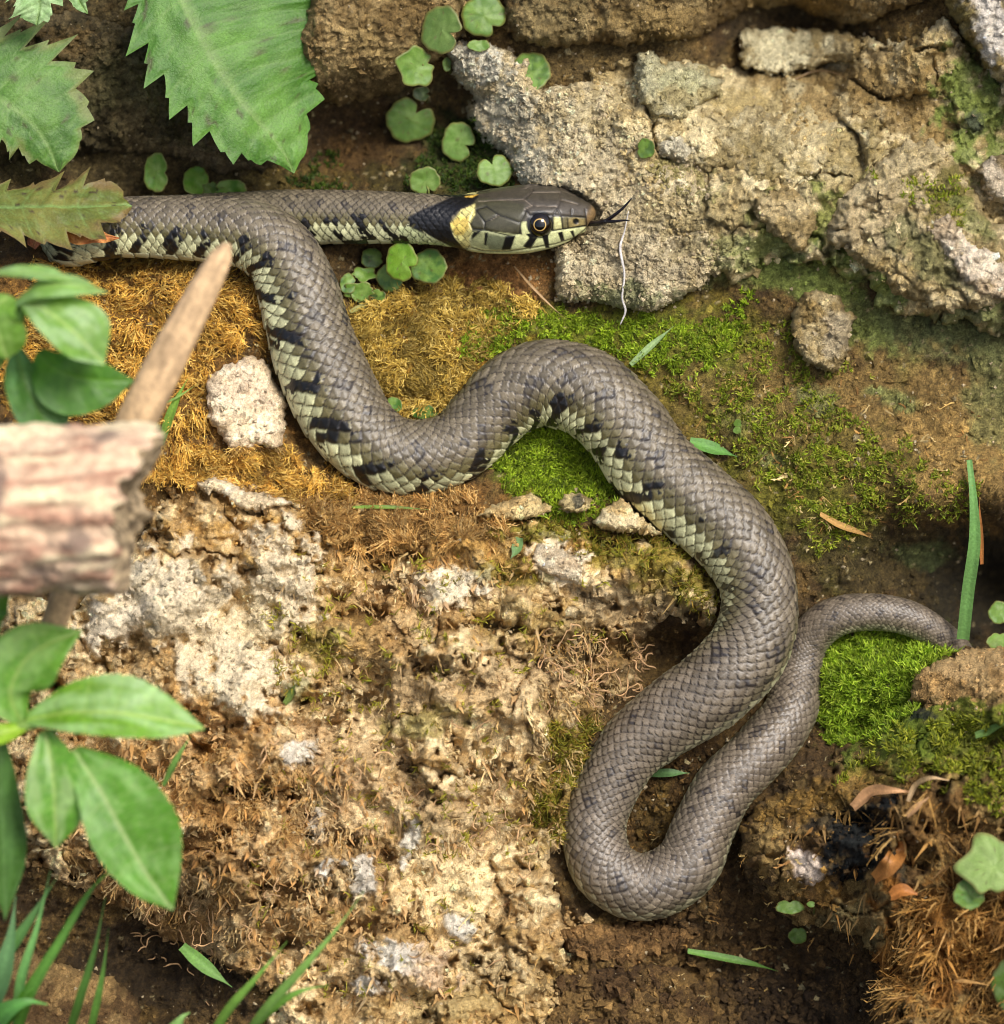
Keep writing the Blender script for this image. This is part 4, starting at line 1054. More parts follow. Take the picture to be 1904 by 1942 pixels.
moss_fibres('russet_moss', 'russet moss tufts on the boulder\'s lip under the snake\'s belly',
    [([(690, 930), (730, 912), (775, 935), (830, 915), (880, 935), (890, 955), (700, 960)], 1800), ([(560, 950), (700, 950), (900, 975), (980, 990), (900, 1020), (700, 1025), (580, 1010)], 2600)], [(196, 152, 92), (178, 132, 74), (208, 168, 112), (156, 114, 64)], 305,
    length=(16, 34), bias=(0.0, 0.2), lift=0.6, mound=14, clear=0.45)
moss_fibres('withered_moss', 'withered tan moss tufts scattered over the big boulder\'s face',
    [([(300, 1000), (1000, 1010), (1300, 1080), (1180, 1280), (1060, 1600), (1040, 1900), (450, 1900), (300, 1760), (100, 1650), (200, 1350), (480, 1350), (600, 1150)], 1500),
     ([(330, 1420), (700, 1420), (640, 1800), (330, 1740), (120, 1640)], 1500), ([(1030, 1180), (1220, 1200), (1200, 1300), (1110, 1400), (1100, 1560), (1020, 1650), (960, 1600), (1000, 1380)], 1600)], TN, 307, length=(10, 26), width=(2.4, 5.0), bias=(0.1, -0.9), lift=0.25, mound=12, thr=0.4, clump=20, blend=0.45)
moss_fibres('rusty_moss', 'rusty moss hanging from the boulder in the lower right corner',
    [([(1660, 1790), (1740, 1700), (1904, 1690), (1990, 1800), (1990, 2000), (1700, 2000), (1680, 1880)], 1900), ([(1480, 1540), (1620, 1480), (1760, 1500), (1904, 1560), (1904, 1700), (1740, 1690), (1640, 1560)], 260)],
    [(176, 132, 70), (158, 112, 56), (194, 152, 94), (132, 96, 50)], 309, length=(20, 46), width=(2.5, 4.5), bias=(-0.2, -0.9), mound=30, thr=0.3, clump=30, blend=0.35)

def moss_flakes(name, label, polys, rgbs, seed, length=(12, 30), width=(5, 11), thr=0.1):
    r = np.random.default_rng(seed)
    Vs, Fs, Cs, nv = [], [], [], 0
    for poly, n in polys:
        x, y = scatter(poly, n, seed, thr, wl=45)
        k = samp(S_in, x, y) < 0.1
        x, y = x[k], y[k]
        x = np.repeat(x, 3) + r.normal(0, 6, len(x) * 3); y = np.repeat(y, 3) + r.normal(0, 6, len(y) * 3)
        n = len(x)
        nrm = surf_n(x, y)
        d0 = np.stack([r.normal(0, .45, n), -np.ones(n), np.zeros(n)], -1)
        d0 = d0 - (d0 * nrm).sum(-1, keepdims=True) * nrm * 0.8
        dv = unit(unit(d0) + nrm * r.uniform(0.1, 0.8, n)[:, None])
        P = at(x, y, surf(x, y) - 1 + r.uniform(0, 8, n))
        bend = -UPB[None] * r.uniform(0.1, 0.6, n)[:, None] + r.normal(0, 0.3, (n, 3))
        V, F = ribbons(P, dv, unit(nrm + r.normal(0, 0.55, (n, 3))), r.uniform(*length, n), r.uniform(*width, n), bend, 3, tip=0.05)
        # spindle shape: narrow foot
        V = V.reshape(n, 4, 2, 3)
        m = V.mean(2, keepdims=True)
        V = (m + (V - m) * np.array([0.35, 1.0, 0.85, 1.0])[None, :, None, None]).reshape(-1, 3)
        c = vary(rgbs, n, r, 0.3) * 0.55 + 0.5 * under(x, y)
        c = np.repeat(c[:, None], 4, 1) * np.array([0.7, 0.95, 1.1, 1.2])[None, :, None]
        Vs.append(V); Fs.append(F + nv); Cs.append(np.repeat(c.reshape(-1, 3), 2, 0)); nv += len(V)
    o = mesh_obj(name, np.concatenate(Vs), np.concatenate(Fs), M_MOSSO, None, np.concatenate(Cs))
    return tag(o, label, 'moss', kind='stuff')
moss_flakes('moss_flakes', 'curled tan and orange flakes of dead moss hanging on the boulder\'s lower face',
    [([(300, 1400), (520, 1380), (720, 1440), (900, 1600), (720, 1780), (520, 1830), (330, 1750), (130, 1640), (60, 1420)], 340), ([(700, 1250), (1000, 1180), (1190, 1240), (1090, 1400), (1030, 1640), (900, 1500), (760, 1400)], 60), ([(600, 1020), (980, 1020), (1000, 1110), (700, 1180)], 60), ([(700, 1850), (1000, 1850), (1000, 1990), (600, 1990)], 60)],
    [(206, 164, 104), (190, 138, 74), (216, 182, 132), (172, 122, 66), (200, 146, 78), (150, 108, 64)], 321, thr=0.4, length=(10, 24))
moss_flakes('moss_tufts', 'drooping ochre moss tufts on the boulder in the lower right corner',
    [([(1480, 1540), (1640, 1480), (1904, 1540), (1990, 1700), (1990, 1990), (1700, 1990), (1640, 1780), (1560, 1700)], 90), ([(1660, 1820), (1760, 1740), (1960, 1740), (1990, 1990), (1700, 1990)], 260)],
    [(196, 146, 76), (176, 124, 60), (208, 166, 104), (146, 104, 54), (120, 88, 48), (104, 78, 44)], 323, length=(16, 44), width=(4, 10), thr=0.25)

def green_moss(name, label, polys, rgbs, seed, length=(6, 12), width=(2.4, 4.0), mound=8, cat='moss', clear=0.3, thr=-0.25):
    r = np.random.default_rng(seed)
    Vs, Fs, Cs, nv = [], [], [], 0
    for poly, n in polys:
        x, y = scatter(poly, n // 6, seed, thr, wl=34)
        k = samp(S_in, x, y) < clear
        x, y = x[k], y[k]
        f1, f2, idv = worley(x / 24, y / 24, seed)
        hh = surf(x, y) - 2 + mound * sstep(0.8, 0.1, f1)
        x = np.repeat(x, 6) + r.normal(0, 2.0, len(x) * 6); y = np.repeat(y, 6) + r.normal(0, 2.0, len(y) * 6)
        hh = np.repeat(hh, 6); idv = np.repeat(idv, 6)
        n = len(x)
        nrm = unit(surf_n(x, y) + UPB * 0.5)
        dv = unit(nrm * 0.9 + r.normal(0, 0.7, (n, 3)))
        ln = r.uniform(*length, n); wd = r.uniform(*width, n)
        P = at(x, y, hh)
        V, F = ribbons(P, dv, unit(nrm + r.normal(0, 0.5, (n, 3))), ln, wd, r.normal(0, 0.15, (n, 3)), 2)
        c = vary(rgbs, n, r, 0.3) * (0.75 + 0.5 * idv)[:, None]
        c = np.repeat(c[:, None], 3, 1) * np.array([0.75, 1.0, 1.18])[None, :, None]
        Vs.append(V); Fs.append(F + nv); Cs.append(np.repeat(c.reshape(-1, 3), 2, 0)); nv += len(V)
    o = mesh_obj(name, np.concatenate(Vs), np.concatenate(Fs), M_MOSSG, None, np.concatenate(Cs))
    return tag(o, label, cat, kind='stuff')

GR = [(150, 172, 38), (134, 158, 30), (168, 186, 56), (108, 132, 30)]
OL = [(152, 156, 46), (132, 140, 38), (170, 164, 72), (108, 120, 36), (140, 162, 36)]
green_moss('green_moss', 'bright green moss in the hollow inside the snake\'s arch', [([(960, 880), (1000, 830), (1060, 815), (1110, 850), (1150, 920), (1150, 960), (1080, 975), (980, 930)], 9000)], GR, 401, thr=-0.8)
green_moss('mossy_strip', 'strip of lime moss on the slope above the snake\'s arch', [([(870, 640), (950, 590), (1060, 590), (1200, 600), (1330, 620), (1420, 560), (1400, 650), (1290, 700), (1200, 690), (1100, 640), (980, 640), (900, 700)], 11000)], GR, 403, thr=0.0, length=(5, 10))
green_moss('slope_moss', 'patchy olive moss over the earth slope right of the snake', [([(1240, 720), (1400, 700), (1600, 760), (1700, 900), (1660, 1000), (1540, 1060), (1500, 960), (1380, 860)], 9500), ([(1520, 860), (1680, 820), (1850, 920), (1850, 990), (1680, 990), (1560, 1010)], 3600), ([(1290, 640), (1500, 600), (1640, 700), (1460, 760)], 2600), ([(1640, 330), (1820, 330), (1830, 420), (1760, 400)], 900)], OL, 405, thr=0.22, length=(5, 11))
green_moss('moss_cushion', 'bright green moss cushion beside the snake\'s tail', [([(1560, 1250), (1600, 1220), (1700, 1210), (1790, 1222), (1820, 1245), (1740, 1275), (1730, 1320), (1650, 1390), (1580, 1390), (1565, 1320)], 12000)], [(150, 174, 44), (132, 160, 34), (170, 190, 62), (110, 138, 28)], 407, thr=-0.9, length=(8, 15), mound=16, clear=0.6)
green_moss('boulder_moss', 'yellow-green moss on top of the lower right boulder', [([(1700, 1400), (1780, 1360), (1904, 1350), (1960, 1440), (1900, 1540), (1780, 1500), (1700, 1460)], 5200), ([(1590, 1480), (1640, 1410), (1720, 1370), (1740, 1400), (1660, 1450)], 1400)], [(140, 144, 34), (116, 128, 26), (160, 160, 52), (96, 104, 28)], 409, thr=0.22, length=(7, 14), mound=14)
green_moss('lip_moss', 'olive moss sprigs along the boulder\'s edge under the snake', [([(900, 985), (1100, 990), (1270, 1020), (1360, 1110), (1350, 1180), (1250, 1090), (1050, 1020)], 4200), ([(1040, 1380), (1130, 1370), (1115, 1480), (1060, 1600), (1000, 1560), (1050, 1450)], 3600)], [(132, 128, 36), (112, 112, 28), (154, 146, 50), (146, 118, 46)], 411, thr=0.05, length=(8, 18), width=(2, 3.4))
green_moss('moss_sprigs', 'yellow-green moss sprigs dotted over the big boulder', [([(560, 1050), (1000, 1040), (1250, 1130), (1050, 1400), (1030, 1640), (700, 1600), (560, 1340)], 2600), ([(500, 1150), (640, 1150), (640, 1340), (520, 1320)], 700), ([(400, 1450), (900, 1450), (900, 1900), (500, 1880)], 900)], [(164, 160, 48), (140, 140, 38), (184, 176, 66), (150, 132, 54)], 415, thr=0.52, length=(8, 18), width=(2.2, 3.6))
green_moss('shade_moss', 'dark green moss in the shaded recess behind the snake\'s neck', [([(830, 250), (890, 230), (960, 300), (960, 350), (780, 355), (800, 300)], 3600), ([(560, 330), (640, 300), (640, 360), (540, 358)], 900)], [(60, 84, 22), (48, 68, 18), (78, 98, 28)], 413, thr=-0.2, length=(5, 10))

def grit(name, label, poly, n, seed, size=(1.5, 5.0), clear=0.15, bright=(0.7, 1.5), cat='grit', pale=0.1):
    r = np.random.default_rng(seed)
    x = r.uniform(-60, 1980, n * 2) if poly is None else None
    if poly is None:
        y = r.uniform(-60, 2020, n * 2)
    else:
        x, y = scatter(poly, n * 2, seed, -0.6)
    k = (samp(S_in, x, y) <= clear) & (fbm(x / 60, y / 60, seed, 2) + r.normal(0, .3, len(x)) > -0.1)
    x, y = x[k][:n], y[k][:n]; n = len(x)
    sz = size[0] + (size[1] - size[0]) * r.random(n) ** 3
    base = np.array([(1, 0, 0), (-1, 0, 0), (0, 1, 0), (0, -1, 0), (0, 0, 1), (0, 0, -1)], float)
    V = base[None] * r.uniform(0.6, 1.35, (n, 6, 1)) + r.normal(0, 0.22, (n, 6, 3))
    q, _ = np.linalg.qr(r.normal(0, 1, (n, 3, 3)))
    V = np.einsum('nij,nkj->nik', V, q) * sz[:, None, None]
    V = V + at(x, y, surf(x, y) + sz * 0.4)[:, None]
    f = np.array([(0, 2, 4), (2, 1, 4), (1, 3, 4), (3, 0, 4), (2, 0, 5), (1, 2, 5), (3, 1, 5), (0, 3, 5)])
    F = (f[None] + (np.arange(n) * 6)[:, None, None]).reshape(-1, 3)
    ix = np.clip(((x - HX[0]) / RST).astype(int), 0, len(HX) - 1); iy = np.clip(((y - HY[0]) / RST).astype(int), 0, len(HY) - 1)
    c = Cc[iy, ix] * r.uniform(*bright, (n, 1))
    pl = r.random(n) < pale
    c[pl] = lin((204, 184, 146)) * r.uniform(0.6, 1.1, (pl.sum(), 1))
    o = mesh_obj(name, V.reshape(-1, 3), F, M_ROCK, None, np.clip(np.repeat(c, 6, 0), 0.01, .8), smooth=False)
    return tag(o, label, cat, kind='stuff')
grit('grit', 'fine crumbs of soil and stone strewn over the bank', None, 15000, 501)
grit('gravel', 'angular crumbs of stone and earth caught on the bank\'s ledges', None, 6500, 507, size=(3.5, 9.0), bright=(0.75, 1.35), pale=0.0)
grit('slab_grains', 'coarse sandy grains on the pale slab by the snake\'s head', SLAB.poly, 3500, 503, size=(2.5, 6.5), bright=(0.85, 1.35), pale=0.15)
grit('soil_crumbs', 'crumbly brown earth lumps at the bottom right of the big boulder', [(1050, 1760), (1300, 1740), (1420, 1660), (1560, 1720), (1680, 1850), (1650, 2000), (1040, 2000)], 2600, 509, size=(3.5, 13), bright=(0.7, 1.5), pale=0.0)
grit('dark_crumbs', 'dark soil crumbs in the crevice around the snake\'s lower loop', [(1180, 1500), (1300, 1440), (1320, 1480), (1260, 1600), (1200, 1600), (1180, 1560)], 500, 505, size=(3, 9), bright=(0.6, 1.6), pale=0.03)

moss_fibres('plant_litter', 'dry straw bits and flakes littering the slope right of the snake',
    [([(1280, 740), (1480, 700), (1800, 760), (1900, 950), (1600, 1010), (1420, 900)], 420), ([(1180, 1450), (1300, 1400), (1380, 1700), (1500, 1500), (1560, 1700), (1500, 1900), (1200, 1900)], 260), ([(1560, 980), (1480, 880), (1540, 900), (1600, 1050)], 160)],
    [(196, 160, 100), (176, 132, 76), (212, 182, 130), (150, 108, 64)], 311, length=(8, 26), width=(2.0, 5.5), bias=(0.3, -0.3), lift=0.1, mound=4, cat='litter', clear=0.05)

# ------------------------------------------------------------------ leaves
def leaf(name, mid, wl, wr, mat, parent, c1, c2, vein, teeth=0, depth=0.3, slant=0.35, fold=0.1, curl=0.0, quilt=2.0, nv=7, hint=(0, 0.2, 1), edge=None, wave=0.0, seed=1, spots=0.0, nw=12, base=None, tipdroop=0.0, vstr=0.65):
    """mid: (x, y, h) rows base to tip; wl / wr: half widths at those rows (left / right of the travelling direction)"""
    M = np.array([at(*m) for m in mid])
    kf = 1 - np.array([m[2] for m in mid]) / DIST
    P = np.c_[M, np.asarray(wl, float) * kf, np.asarray(wr, float) * kf]
    nt = max(70, teeth * 12)
    Cc_, Ln = catmull(P, nt)
    C3 = Cc_[:, :3]
    T, N, Lv = frames(C3, np.broadcast_to(np.asarray(hint, float), (nt, 3)))
    t = np.linspace(0, 1, nt)[:, None]
    sg = np.linspace(-1, 1, nw * 2 + 1)[None]
    w = np.where(sg < 0, np.maximum(Cc_[:, 4:5], 0), np.maximum(Cc_[:, 3:4], 0))     # sg<0 is the right-hand half
    a = np.abs(sg)
    tooth = 0.0
    if teeth:
        f = t * teeth * (1 + 0.0 * sg) + 0.35 * (sg > 0) + 0.25 * perlin(t * 7.0 + seed, sg * 0 + 3.3, seed)
        amp = 0.75 + 0.5 * hash2(np.floor(f), np.sign(sg) + 0 * f, seed)
        f2_ = f * 2.0 - np.floor(f * 2.0)
        f = f - np.floor(f)
        f = 0.78 * f + 0.22 * f2_
        tooth = depth * amp * (f ** 1.3 - 0.45) * sstep(0.45, 1.0, a) * np.sin(np.pi * np.clip(t * 1.02 + 0.03, 0, 1)) ** 0.25
    lat = sg * w * (1 + tooth)
    fw = slant * a ** 1.2 * w * (1 + 0.9 * tooth)
    vf = t * nv + 0.0 * sg
    vd = np.abs(vf - np.floor(vf) - 0.5) * 2                                          # 0 mid-cell .. 1 on vein
    up = fold * a * w + curl * a ** 2 * w + quilt * 0.7 * (1 - vd ** 2) * np.sin(np.pi * np.clip(a, 0, 1)) + quilt * 1.5 * perlin(t * Ln / 34.0 + seed, lat / 28.0, seed + 3)
    net = np.abs(perlin(t * Ln / 19.0 + lat / 40.0 + seed, lat / 15.0, seed + 6)); net2 = np.abs(perlin(t * Ln / 9.0 + seed, lat / 8.0, seed + 8))
    up = up + quilt * (1.0 * net + 0.5 * net2)
    up = up + wave * np.sin(t * 9 + seed) * a ** 2 - tipdroop * t ** 2
    up = up - 0.8 * quilt * np.exp(-(a / 0.05) ** 2)
    V = C3[:, None] + Lv[:, None] * lat[..., None] + T[:, None] * fw[..., None] + N[:, None] * up[..., None]
    cc = mix(np.broadcast_to(lin(c1), V.shape), np.broadcast_to(lin(c2), V.shape), sstep(-0.4, 0.5, fbm(t * 3.0 + seed + 0 * sg, sg * 2.0 + 0 * t, seed + 9, 3)))
    vm = np.maximum(np.exp(-(a * w / 3.0) ** 2), vstr * sstep(0.86, 0.99, vd) * (a < 0.93)) * np.ones_like(V[..., 0])
    fine = np.maximum(sstep(0.10, 0.02, net), 0.6 * sstep(0.08, 0.02, net2))
    cc = mix(cc, np.broadcast_to(lin(vein), V.shape), np.clip(vm * 0.8 + 0.32 * fine, 0, 1))
    if edge is not None:
        em = sstep(0.62, 1.0, a + 0.35 * fbm(t * 5 + seed, sg * 2, seed + 21, 3))
        cc = mix(cc, np.broadcast_to(lin(edge), V.shape), em * 0.9)
    if spots:
        sp = sstep(0.55, 0.75, fbm(t * 14 + seed, sg * 7, seed + 33, 2))
        cc = mix(cc, np.broadcast_to(lin((70, 54, 40)), V.shape), sp * spots)
    o = mesh_obj(name, V.reshape(-1, 3), grid_faces(nt, nw * 2 + 1)[:, ::-1], mat, parent, np.clip(cc.reshape(-1, 3), 0.01, 0.8), base)
    return o

def thing_leaf(name, label, mid, wl, wr, stalk=None, cat='leaf', group=None, **k):
    root = empty(name, at(*mid[0]))
    tag(root, label, cat, group)
    leaf('blade', mid, wl, wr, parent=root, **k)
    if stalk:
        tube_obj('stalk', [at(*p) for p in stalk], [5, 4.5, 4][:len(stalk)], M_LEAF, root, lin((120, 140, 70)), 8, 16)
    return root

NET = dict(mat=M_LEAF, vein=(124, 154, 84), quilt=2.6, nv=9, vstr=0.4)
thing_leaf('nettle_leaf', 'large saw-toothed green nettle leaf hanging from the top edge',
    [(300, -100, 90), (330, -30, 96), (365, 45, 100), (416, 134, 96), (461, 200, 84), (509, 252, 66), (538, 290, 52), (558, 328, 40)],
    [230, 282, 290, 256, 192, 112, 48, 1], [64, 100, 114, 110, 94, 60, 26, 1], c1=(74, 118, 40), c2=(100, 144, 56), teeth=8, depth=0.5, slant=0.28, fold=-0.08, seed=3, spots=.7, stalk=[(300, -98, 88), (270, -180, 60), (240, -260, 0)], hint=(0.1, 0.35, 1), **NET)
thing_leaf('nettle_leaf', 'green nettle leaf with torn tips at the left edge above the yellow one',
    [(-150, 110, 60), (-70, 150, 76), (0, 190, 80), (55, 230, 76), (92, 280, 66), (112, 326, 54)], [70, 140, 150, 124, 64, 1], [50, 80, 86, 66, 36, 1], c1=(72, 112, 40), c2=(94, 134, 54), teeth=7, depth=0.5, slant=0.28, fold=-0.06, seed=8, spots=.6, edge=(120, 130, 70), stalk=[(-150, 112, 58), (-220, 90, 30), (-290, 40, -30)], **NET)
thing_leaf('nettle_leaf', 'yellowing withered nettle leaf lying over the snake\'s coil at left',
    [(-60, 400, 165), (20, 392, 176), (90, 392, 180), (160, 392, 176), (212, 390, 168), (250, 390, 160)], [44, 66, 76, 70, 42, 1], [46, 74, 80, 66, 36, 1], c1=(98, 108, 44), c2=(122, 122, 56), teeth=4, depth=0.6, slant=0.4, fold=-0.1, seed=14, spots=.9, edge=(122, 100, 58), wave=9, stalk=[(-60, 402, 164), (-130, 410, 150), (-240, 430, 90)], hint=(0, 0.6, 0.8), **NET)
thing_leaf('nettle_leaf', 'pale young nettle leaf tips poking in at the top left corner',
    [(60, -80, 130), (72, -30, 140), (76, 10, 140), (70, 48, 132)], [30, 34, 26, 1], [34, 50, 46, 1], c1=(150, 186, 120), c2=(170, 200, 140), teeth=3, depth=0.7, slant=0.5, seed=21, stalk=[(60, -78, 130), (40, -150, 100), (10, -240, 20)], **NET)
thing_leaf('nettle_leaf', 'small grey-green leaf tip at the top edge beside the pale leaf',
    [(150, -70, 120), (140, -30, 126), (150, 0, 126), (166, 26, 120)], [20, 24, 14, 1], [24, 28, 16, 1], c1=(130, 164, 104), c2=(150, 180, 122), teeth=2, depth=0.5, seed=25, stalk=[(150, -68, 120), (160, -150, 90), (150, -240, 10)], **NET)
thing_leaf('dead_leaf', 'crumpled red-brown dead leaf scrap under the yellow nettle leaf',
    [(62, 470, 140), (72, 445, 150), (84, 420, 150), (96, 396, 140)], [10, 22, 18, 1], [8, 18, 22, 1], mat=M_DRY, c1=(150, 88, 62), c2=(112, 70, 50), vein=(170, 120, 84), quilt=3, nv=4, wave=8, seed=27, cat='dead leaf')
thing_leaf('dead_leaf', 'curled orange dead leaf scrap by the snake\'s pale belly',
    [(120, 436, 178), (150, 446, 186), (185, 446, 186), (226, 452, 176)], [10, 18, 12, 1], [12, 20, 16, 1], mat=M_DRY, c1=(176, 106, 58), c2=(190, 134, 76), vein=(150, 90, 50), quilt=3, nv=4, wave=9, seed=29, cat='dead leaf')

# ---- round-leaved seedlings
def disc_leaf(parent, x, y, rx, ry, rot=0, notch=0, depth=0.5, h=None, lobes=0, lob=0.0, c1=(104, 146, 48), c2=(126, 164, 66), rim=(126, 112, 66), root=None, tilt=(0, 0), seed=1, cup=0.06):
    if h is None:
        xs, ys = np.meshgrid(np.linspace(x - rx, x + rx, 7), np.linspace(y - ry, y + ry, 7))
        h = float(np.percentile(surf(xs, ys), 90)) + 14
    nr, na = 8, 64
    th = np.arange(na) / na * 2 * np.pi
    dth = np.angle(np.exp(1j * (th - math.radians(notch))))
    rr = 1 - depth * np.exp(-(dth / 0.20) ** 2) - 0.10 * np.exp(-(dth / 0.5) ** 2)
    rr = rr * (1 + lob * np.cos(lobes * dth + 0.3)) * (1 + 0.03 * np.sin(3 * th + seed))
    k = np.linspace(0, 1, nr)[:, None]
    X_, Y_ = k * rr * np.cos(th) * rx, k * rr * np.sin(th) * ry
    c, s_ = math.cos(math.radians(rot)), math.sin(math.radians(rot))
    XX, YY = X_ * c - Y_ * s_, X_ * s_ + Y_ * c
    rs = np.random.default_rng(seed * 7 + int(x))
    tilt = (tilt[0] + rs.normal(0, .22), tilt[1] + rs.normal(0, .22)); cup = cup * rs.uniform(-1.5, 2.5)
    rr_w = 1 + 0.035 * np.sin(5 * th + x) + 0.02 * np.sin(11 * th + y)
    XX, YY = XX * rr_w, YY * rr_w
    Z = cup * (XX ** 2 + YY ** 2) / max(rx, ry) + tilt[0] * XX + tilt[1] * YY + 1.6 * perlin(XX / 12 + seed, YY / 12, seed)
    c1 = tuple(np.array(c1) * 0.86); c2 = tuple(np.array(c2) * 0.86)
    p0 = at(x, y, h)
    V = p0 + np.stack([XX, YY, Z], -1)
    col = mix(np.broadcast_to(lin(c1), V.shape), np.broadcast_to(lin(c2), V.shape), sstep(-.4, .4, fbm(XX / 18 + seed, YY / 18, seed, 3)))
    pale = np.exp(-((dth[None]) / 1.6) ** 2) * (1 - k)
    col = mix(col, np.broadcast_to(lin((160, 186, 104)), V.shape), 0.35 * pale)
    col = mix(col, np.broadcast_to(lin(rim), V.shape), 0.75 * sstep(0.9, 1.0, k + 0 * XX))
    dots = sstep(.62, .8, fbm(XX / 9 + x, YY / 9 + y, seed + 40, 2))
    col = mix(col, np.broadcast_to(lin((96, 88, 50)), V.shape), dots * .6)
    # thickness: lower skin
    V2 = V - np.array([0, 0, 2.2])
    Va = np.r_[V.reshape(-1, 3), V2.reshape(-1, 3)]
    F = grid_faces(nr, na, True)
    n0 = nr * na
    j = np.arange(na)
    rimf = np.stack([(nr - 1) * na + j, (nr - 1) * na + (j + 1) % na, n0 + (nr - 1) * na + (j + 1) % na, n0 + (nr - 1) * na + j], -1)
    o = mesh_obj('leaf', Va, np.r_[F, F[:, ::-1] + n0, rimf], M_ROUND, parent, np.clip(np.r_[col.reshape(-1, 3), col.reshape(-1, 3)], .01, .8))
    nb = p0 + np.array([math.cos(math.radians(notch + rot)) * rx * 0.35, math.sin(math.radians(notch + rot)) * ry * 0.35, -3])
    if root is None:
        root = (x + 0.6 * rx * math.cos(math.radians(notch + rot)), y - 0.6 * ry * math.sin(math.radians(notch + rot)) + 18)
    e = at(root[0], root[1], surf(root[0], root[1]) - 4)
    m = (nb + e) / 2 + np.array([2.0, 3.0, 6.0])
    tube_obj('stalk', [nb, m, e], [2.0, 2.0, 2.2], M_ROUND, o, lin((120, 128, 64)), 6, 10)
    return o

def plant(name, label, leaves, cat='plant', **kw):
    x, y = leaves[0][:2]
    root = empty(name, at(x, y, float(surf(x, y))))
    tag(root, label, cat)
    for i, L_ in enumerate(leaves):
        a = dict(kw); a.update(L_[5] if len(L_) > 5 else {})
        disc_leaf(root, L_[0], L_[1], L_[2], L_[3], notch=L_[4], seed=i + 3, **a)
    return root
plant('toadflax_plant', 'trailing plant with round green leaves between the slab and the dark recess above the neck', [
    (838, 57, 40, 46, -20, dict(c1=(96, 128, 54), c2=(112, 142, 66))), (918, 30, 43, 42, -50, dict(depth=.35, c1=(98, 140, 48))), (908, 86, 22, 12, 90, dict(depth=.1)), (790, 127, 37, 38, 20, dict(lobes=5, lob=.1, depth=.35)),
    (1008, 136, 36, 40, -120, dict(h=-10, depth=.3, c1=(86, 122, 48))), (778, 228, 48, 42, 55, dict(c1=(96, 134, 52), c2=(112, 148, 64))), (870, 269, 33, 38, -25, dict(c1=(116, 158, 62), c2=(136, 172, 82))), (938, 323, 34, 31, 110, dict(c1=(122, 162, 62), c2=(138, 176, 80))),
    (806, 344, 30, 27, -70, dict(c1=(120, 158, 66), c2=(136, 170, 82))), (800, 178, 18, 14, 0, dict(c1=(56, 76, 34), c2=(64, 86, 40))), (848, 122, 9, 14, 0, dict(depth=.1, c1=(84, 124, 40)))])
plant('toadflax_seedling', 'single small round leaf wedged in the rubble right of the slab', [(1224, 282, 18, 19, 180, dict(depth=.2, c1=(104, 140, 70)))])
plant('toadflax_plant', 'green round leaves behind the snake\'s left coil under the nettle', [(297, 328, 25, 38, 0, dict(depth=.3, c1=(98, 150, 40))), (372, 343, 25, 30, -30, dict(depth=.3, c1=(100, 154, 40))), (437, 360, 32, 20, 180, dict(depth=.2, c1=(92, 146, 38))), (398, 358, 16, 16, 90, dict(depth=.2))])
plant('toadflax_plant', 'cluster of glossy round and lobed leaves below the snake\'s neck', [
    (762, 496, 31, 38, -30, dict(h=40, c1=(112, 160, 32), c2=(134, 178, 50), depth=.4)), (812, 505, 36, 33, 150, dict(h=18, depth=.2, c1=(84, 130, 52))), (740, 526, 26, 28, 80, dict(depth=.3, c1=(84, 130, 52))), (690, 520, 24, 14, 200, dict(lobes=5, lob=.16, depth=.2)),
    (682, 552, 30, 17, 0, dict(lobes=5, lob=.14, depth=.2)), (706, 490, 22, 20, 0, dict(depth=.2, c1=(70, 108, 44))), (660, 538, 16, 20, 0, dict(depth=.2, c1=(74, 116, 44))), (716, 560, 16, 12, 60, dict(depth=.2, c1=(66, 98, 40))), (684, 560, 18, 14, 90, dict(depth=.2, c1=(136, 166, 84)))])
plant('toadflax_seedling', 'pair of small green leaves in the golden moss between the bends', [(746, 768, 17, 15, 200, dict(depth=.2, c1=(84, 134, 50))), (806, 783, 25, 15, -80, dict(depth=.3, lobes=4, lob=.08, c1=(84, 134, 50)))])
plant('toadflax_seedling', 'two tiny round leaves on bare soil right of the lowest loop', [(1498, 1720, 27, 14, 90, dict(depth=.3, c1=(104, 142, 48))), (1513, 1774, 18, 17, 90, dict(depth=.15, c1=(96, 136, 46))), (1538, 1715, 8, 6, 0, dict(depth=.1))])
plant('toadflax_seedling', 'dim round leaves inside the dark hole at the right edge', [(1896, 1162, 22, 22, 0, dict(h=-60, depth=.2)), (1896, 1216, 26, 18, 90, dict(h=-20, depth=.2, c1=(140, 166, 90)))])
plant('toadflax_plant', 'pale lobed leaf with a darker one below at the right edge', [(1884, 1644, 62, 56, -100, dict(h=430, lobes=5, lob=.12, depth=.2, c1=(150, 182, 92), c2=(166, 194, 110))), (1838, 1696, 29, 29, 60, dict(h=400, depth=.25, c1=(98, 146, 52))), (1915, 1870, 30, 50, 0, dict(h=430, depth=.1, c1=(150, 180, 104)))])
plant('toadflax_seedling', 'two bead-like seed leaves on the mossy slope', [(1399, 803, 8, 8, 0, dict(depth=.1, c1=(118, 160, 64))), (1398, 816, 8, 7, 0, dict(depth=.1, c1=(128, 166, 80)))])

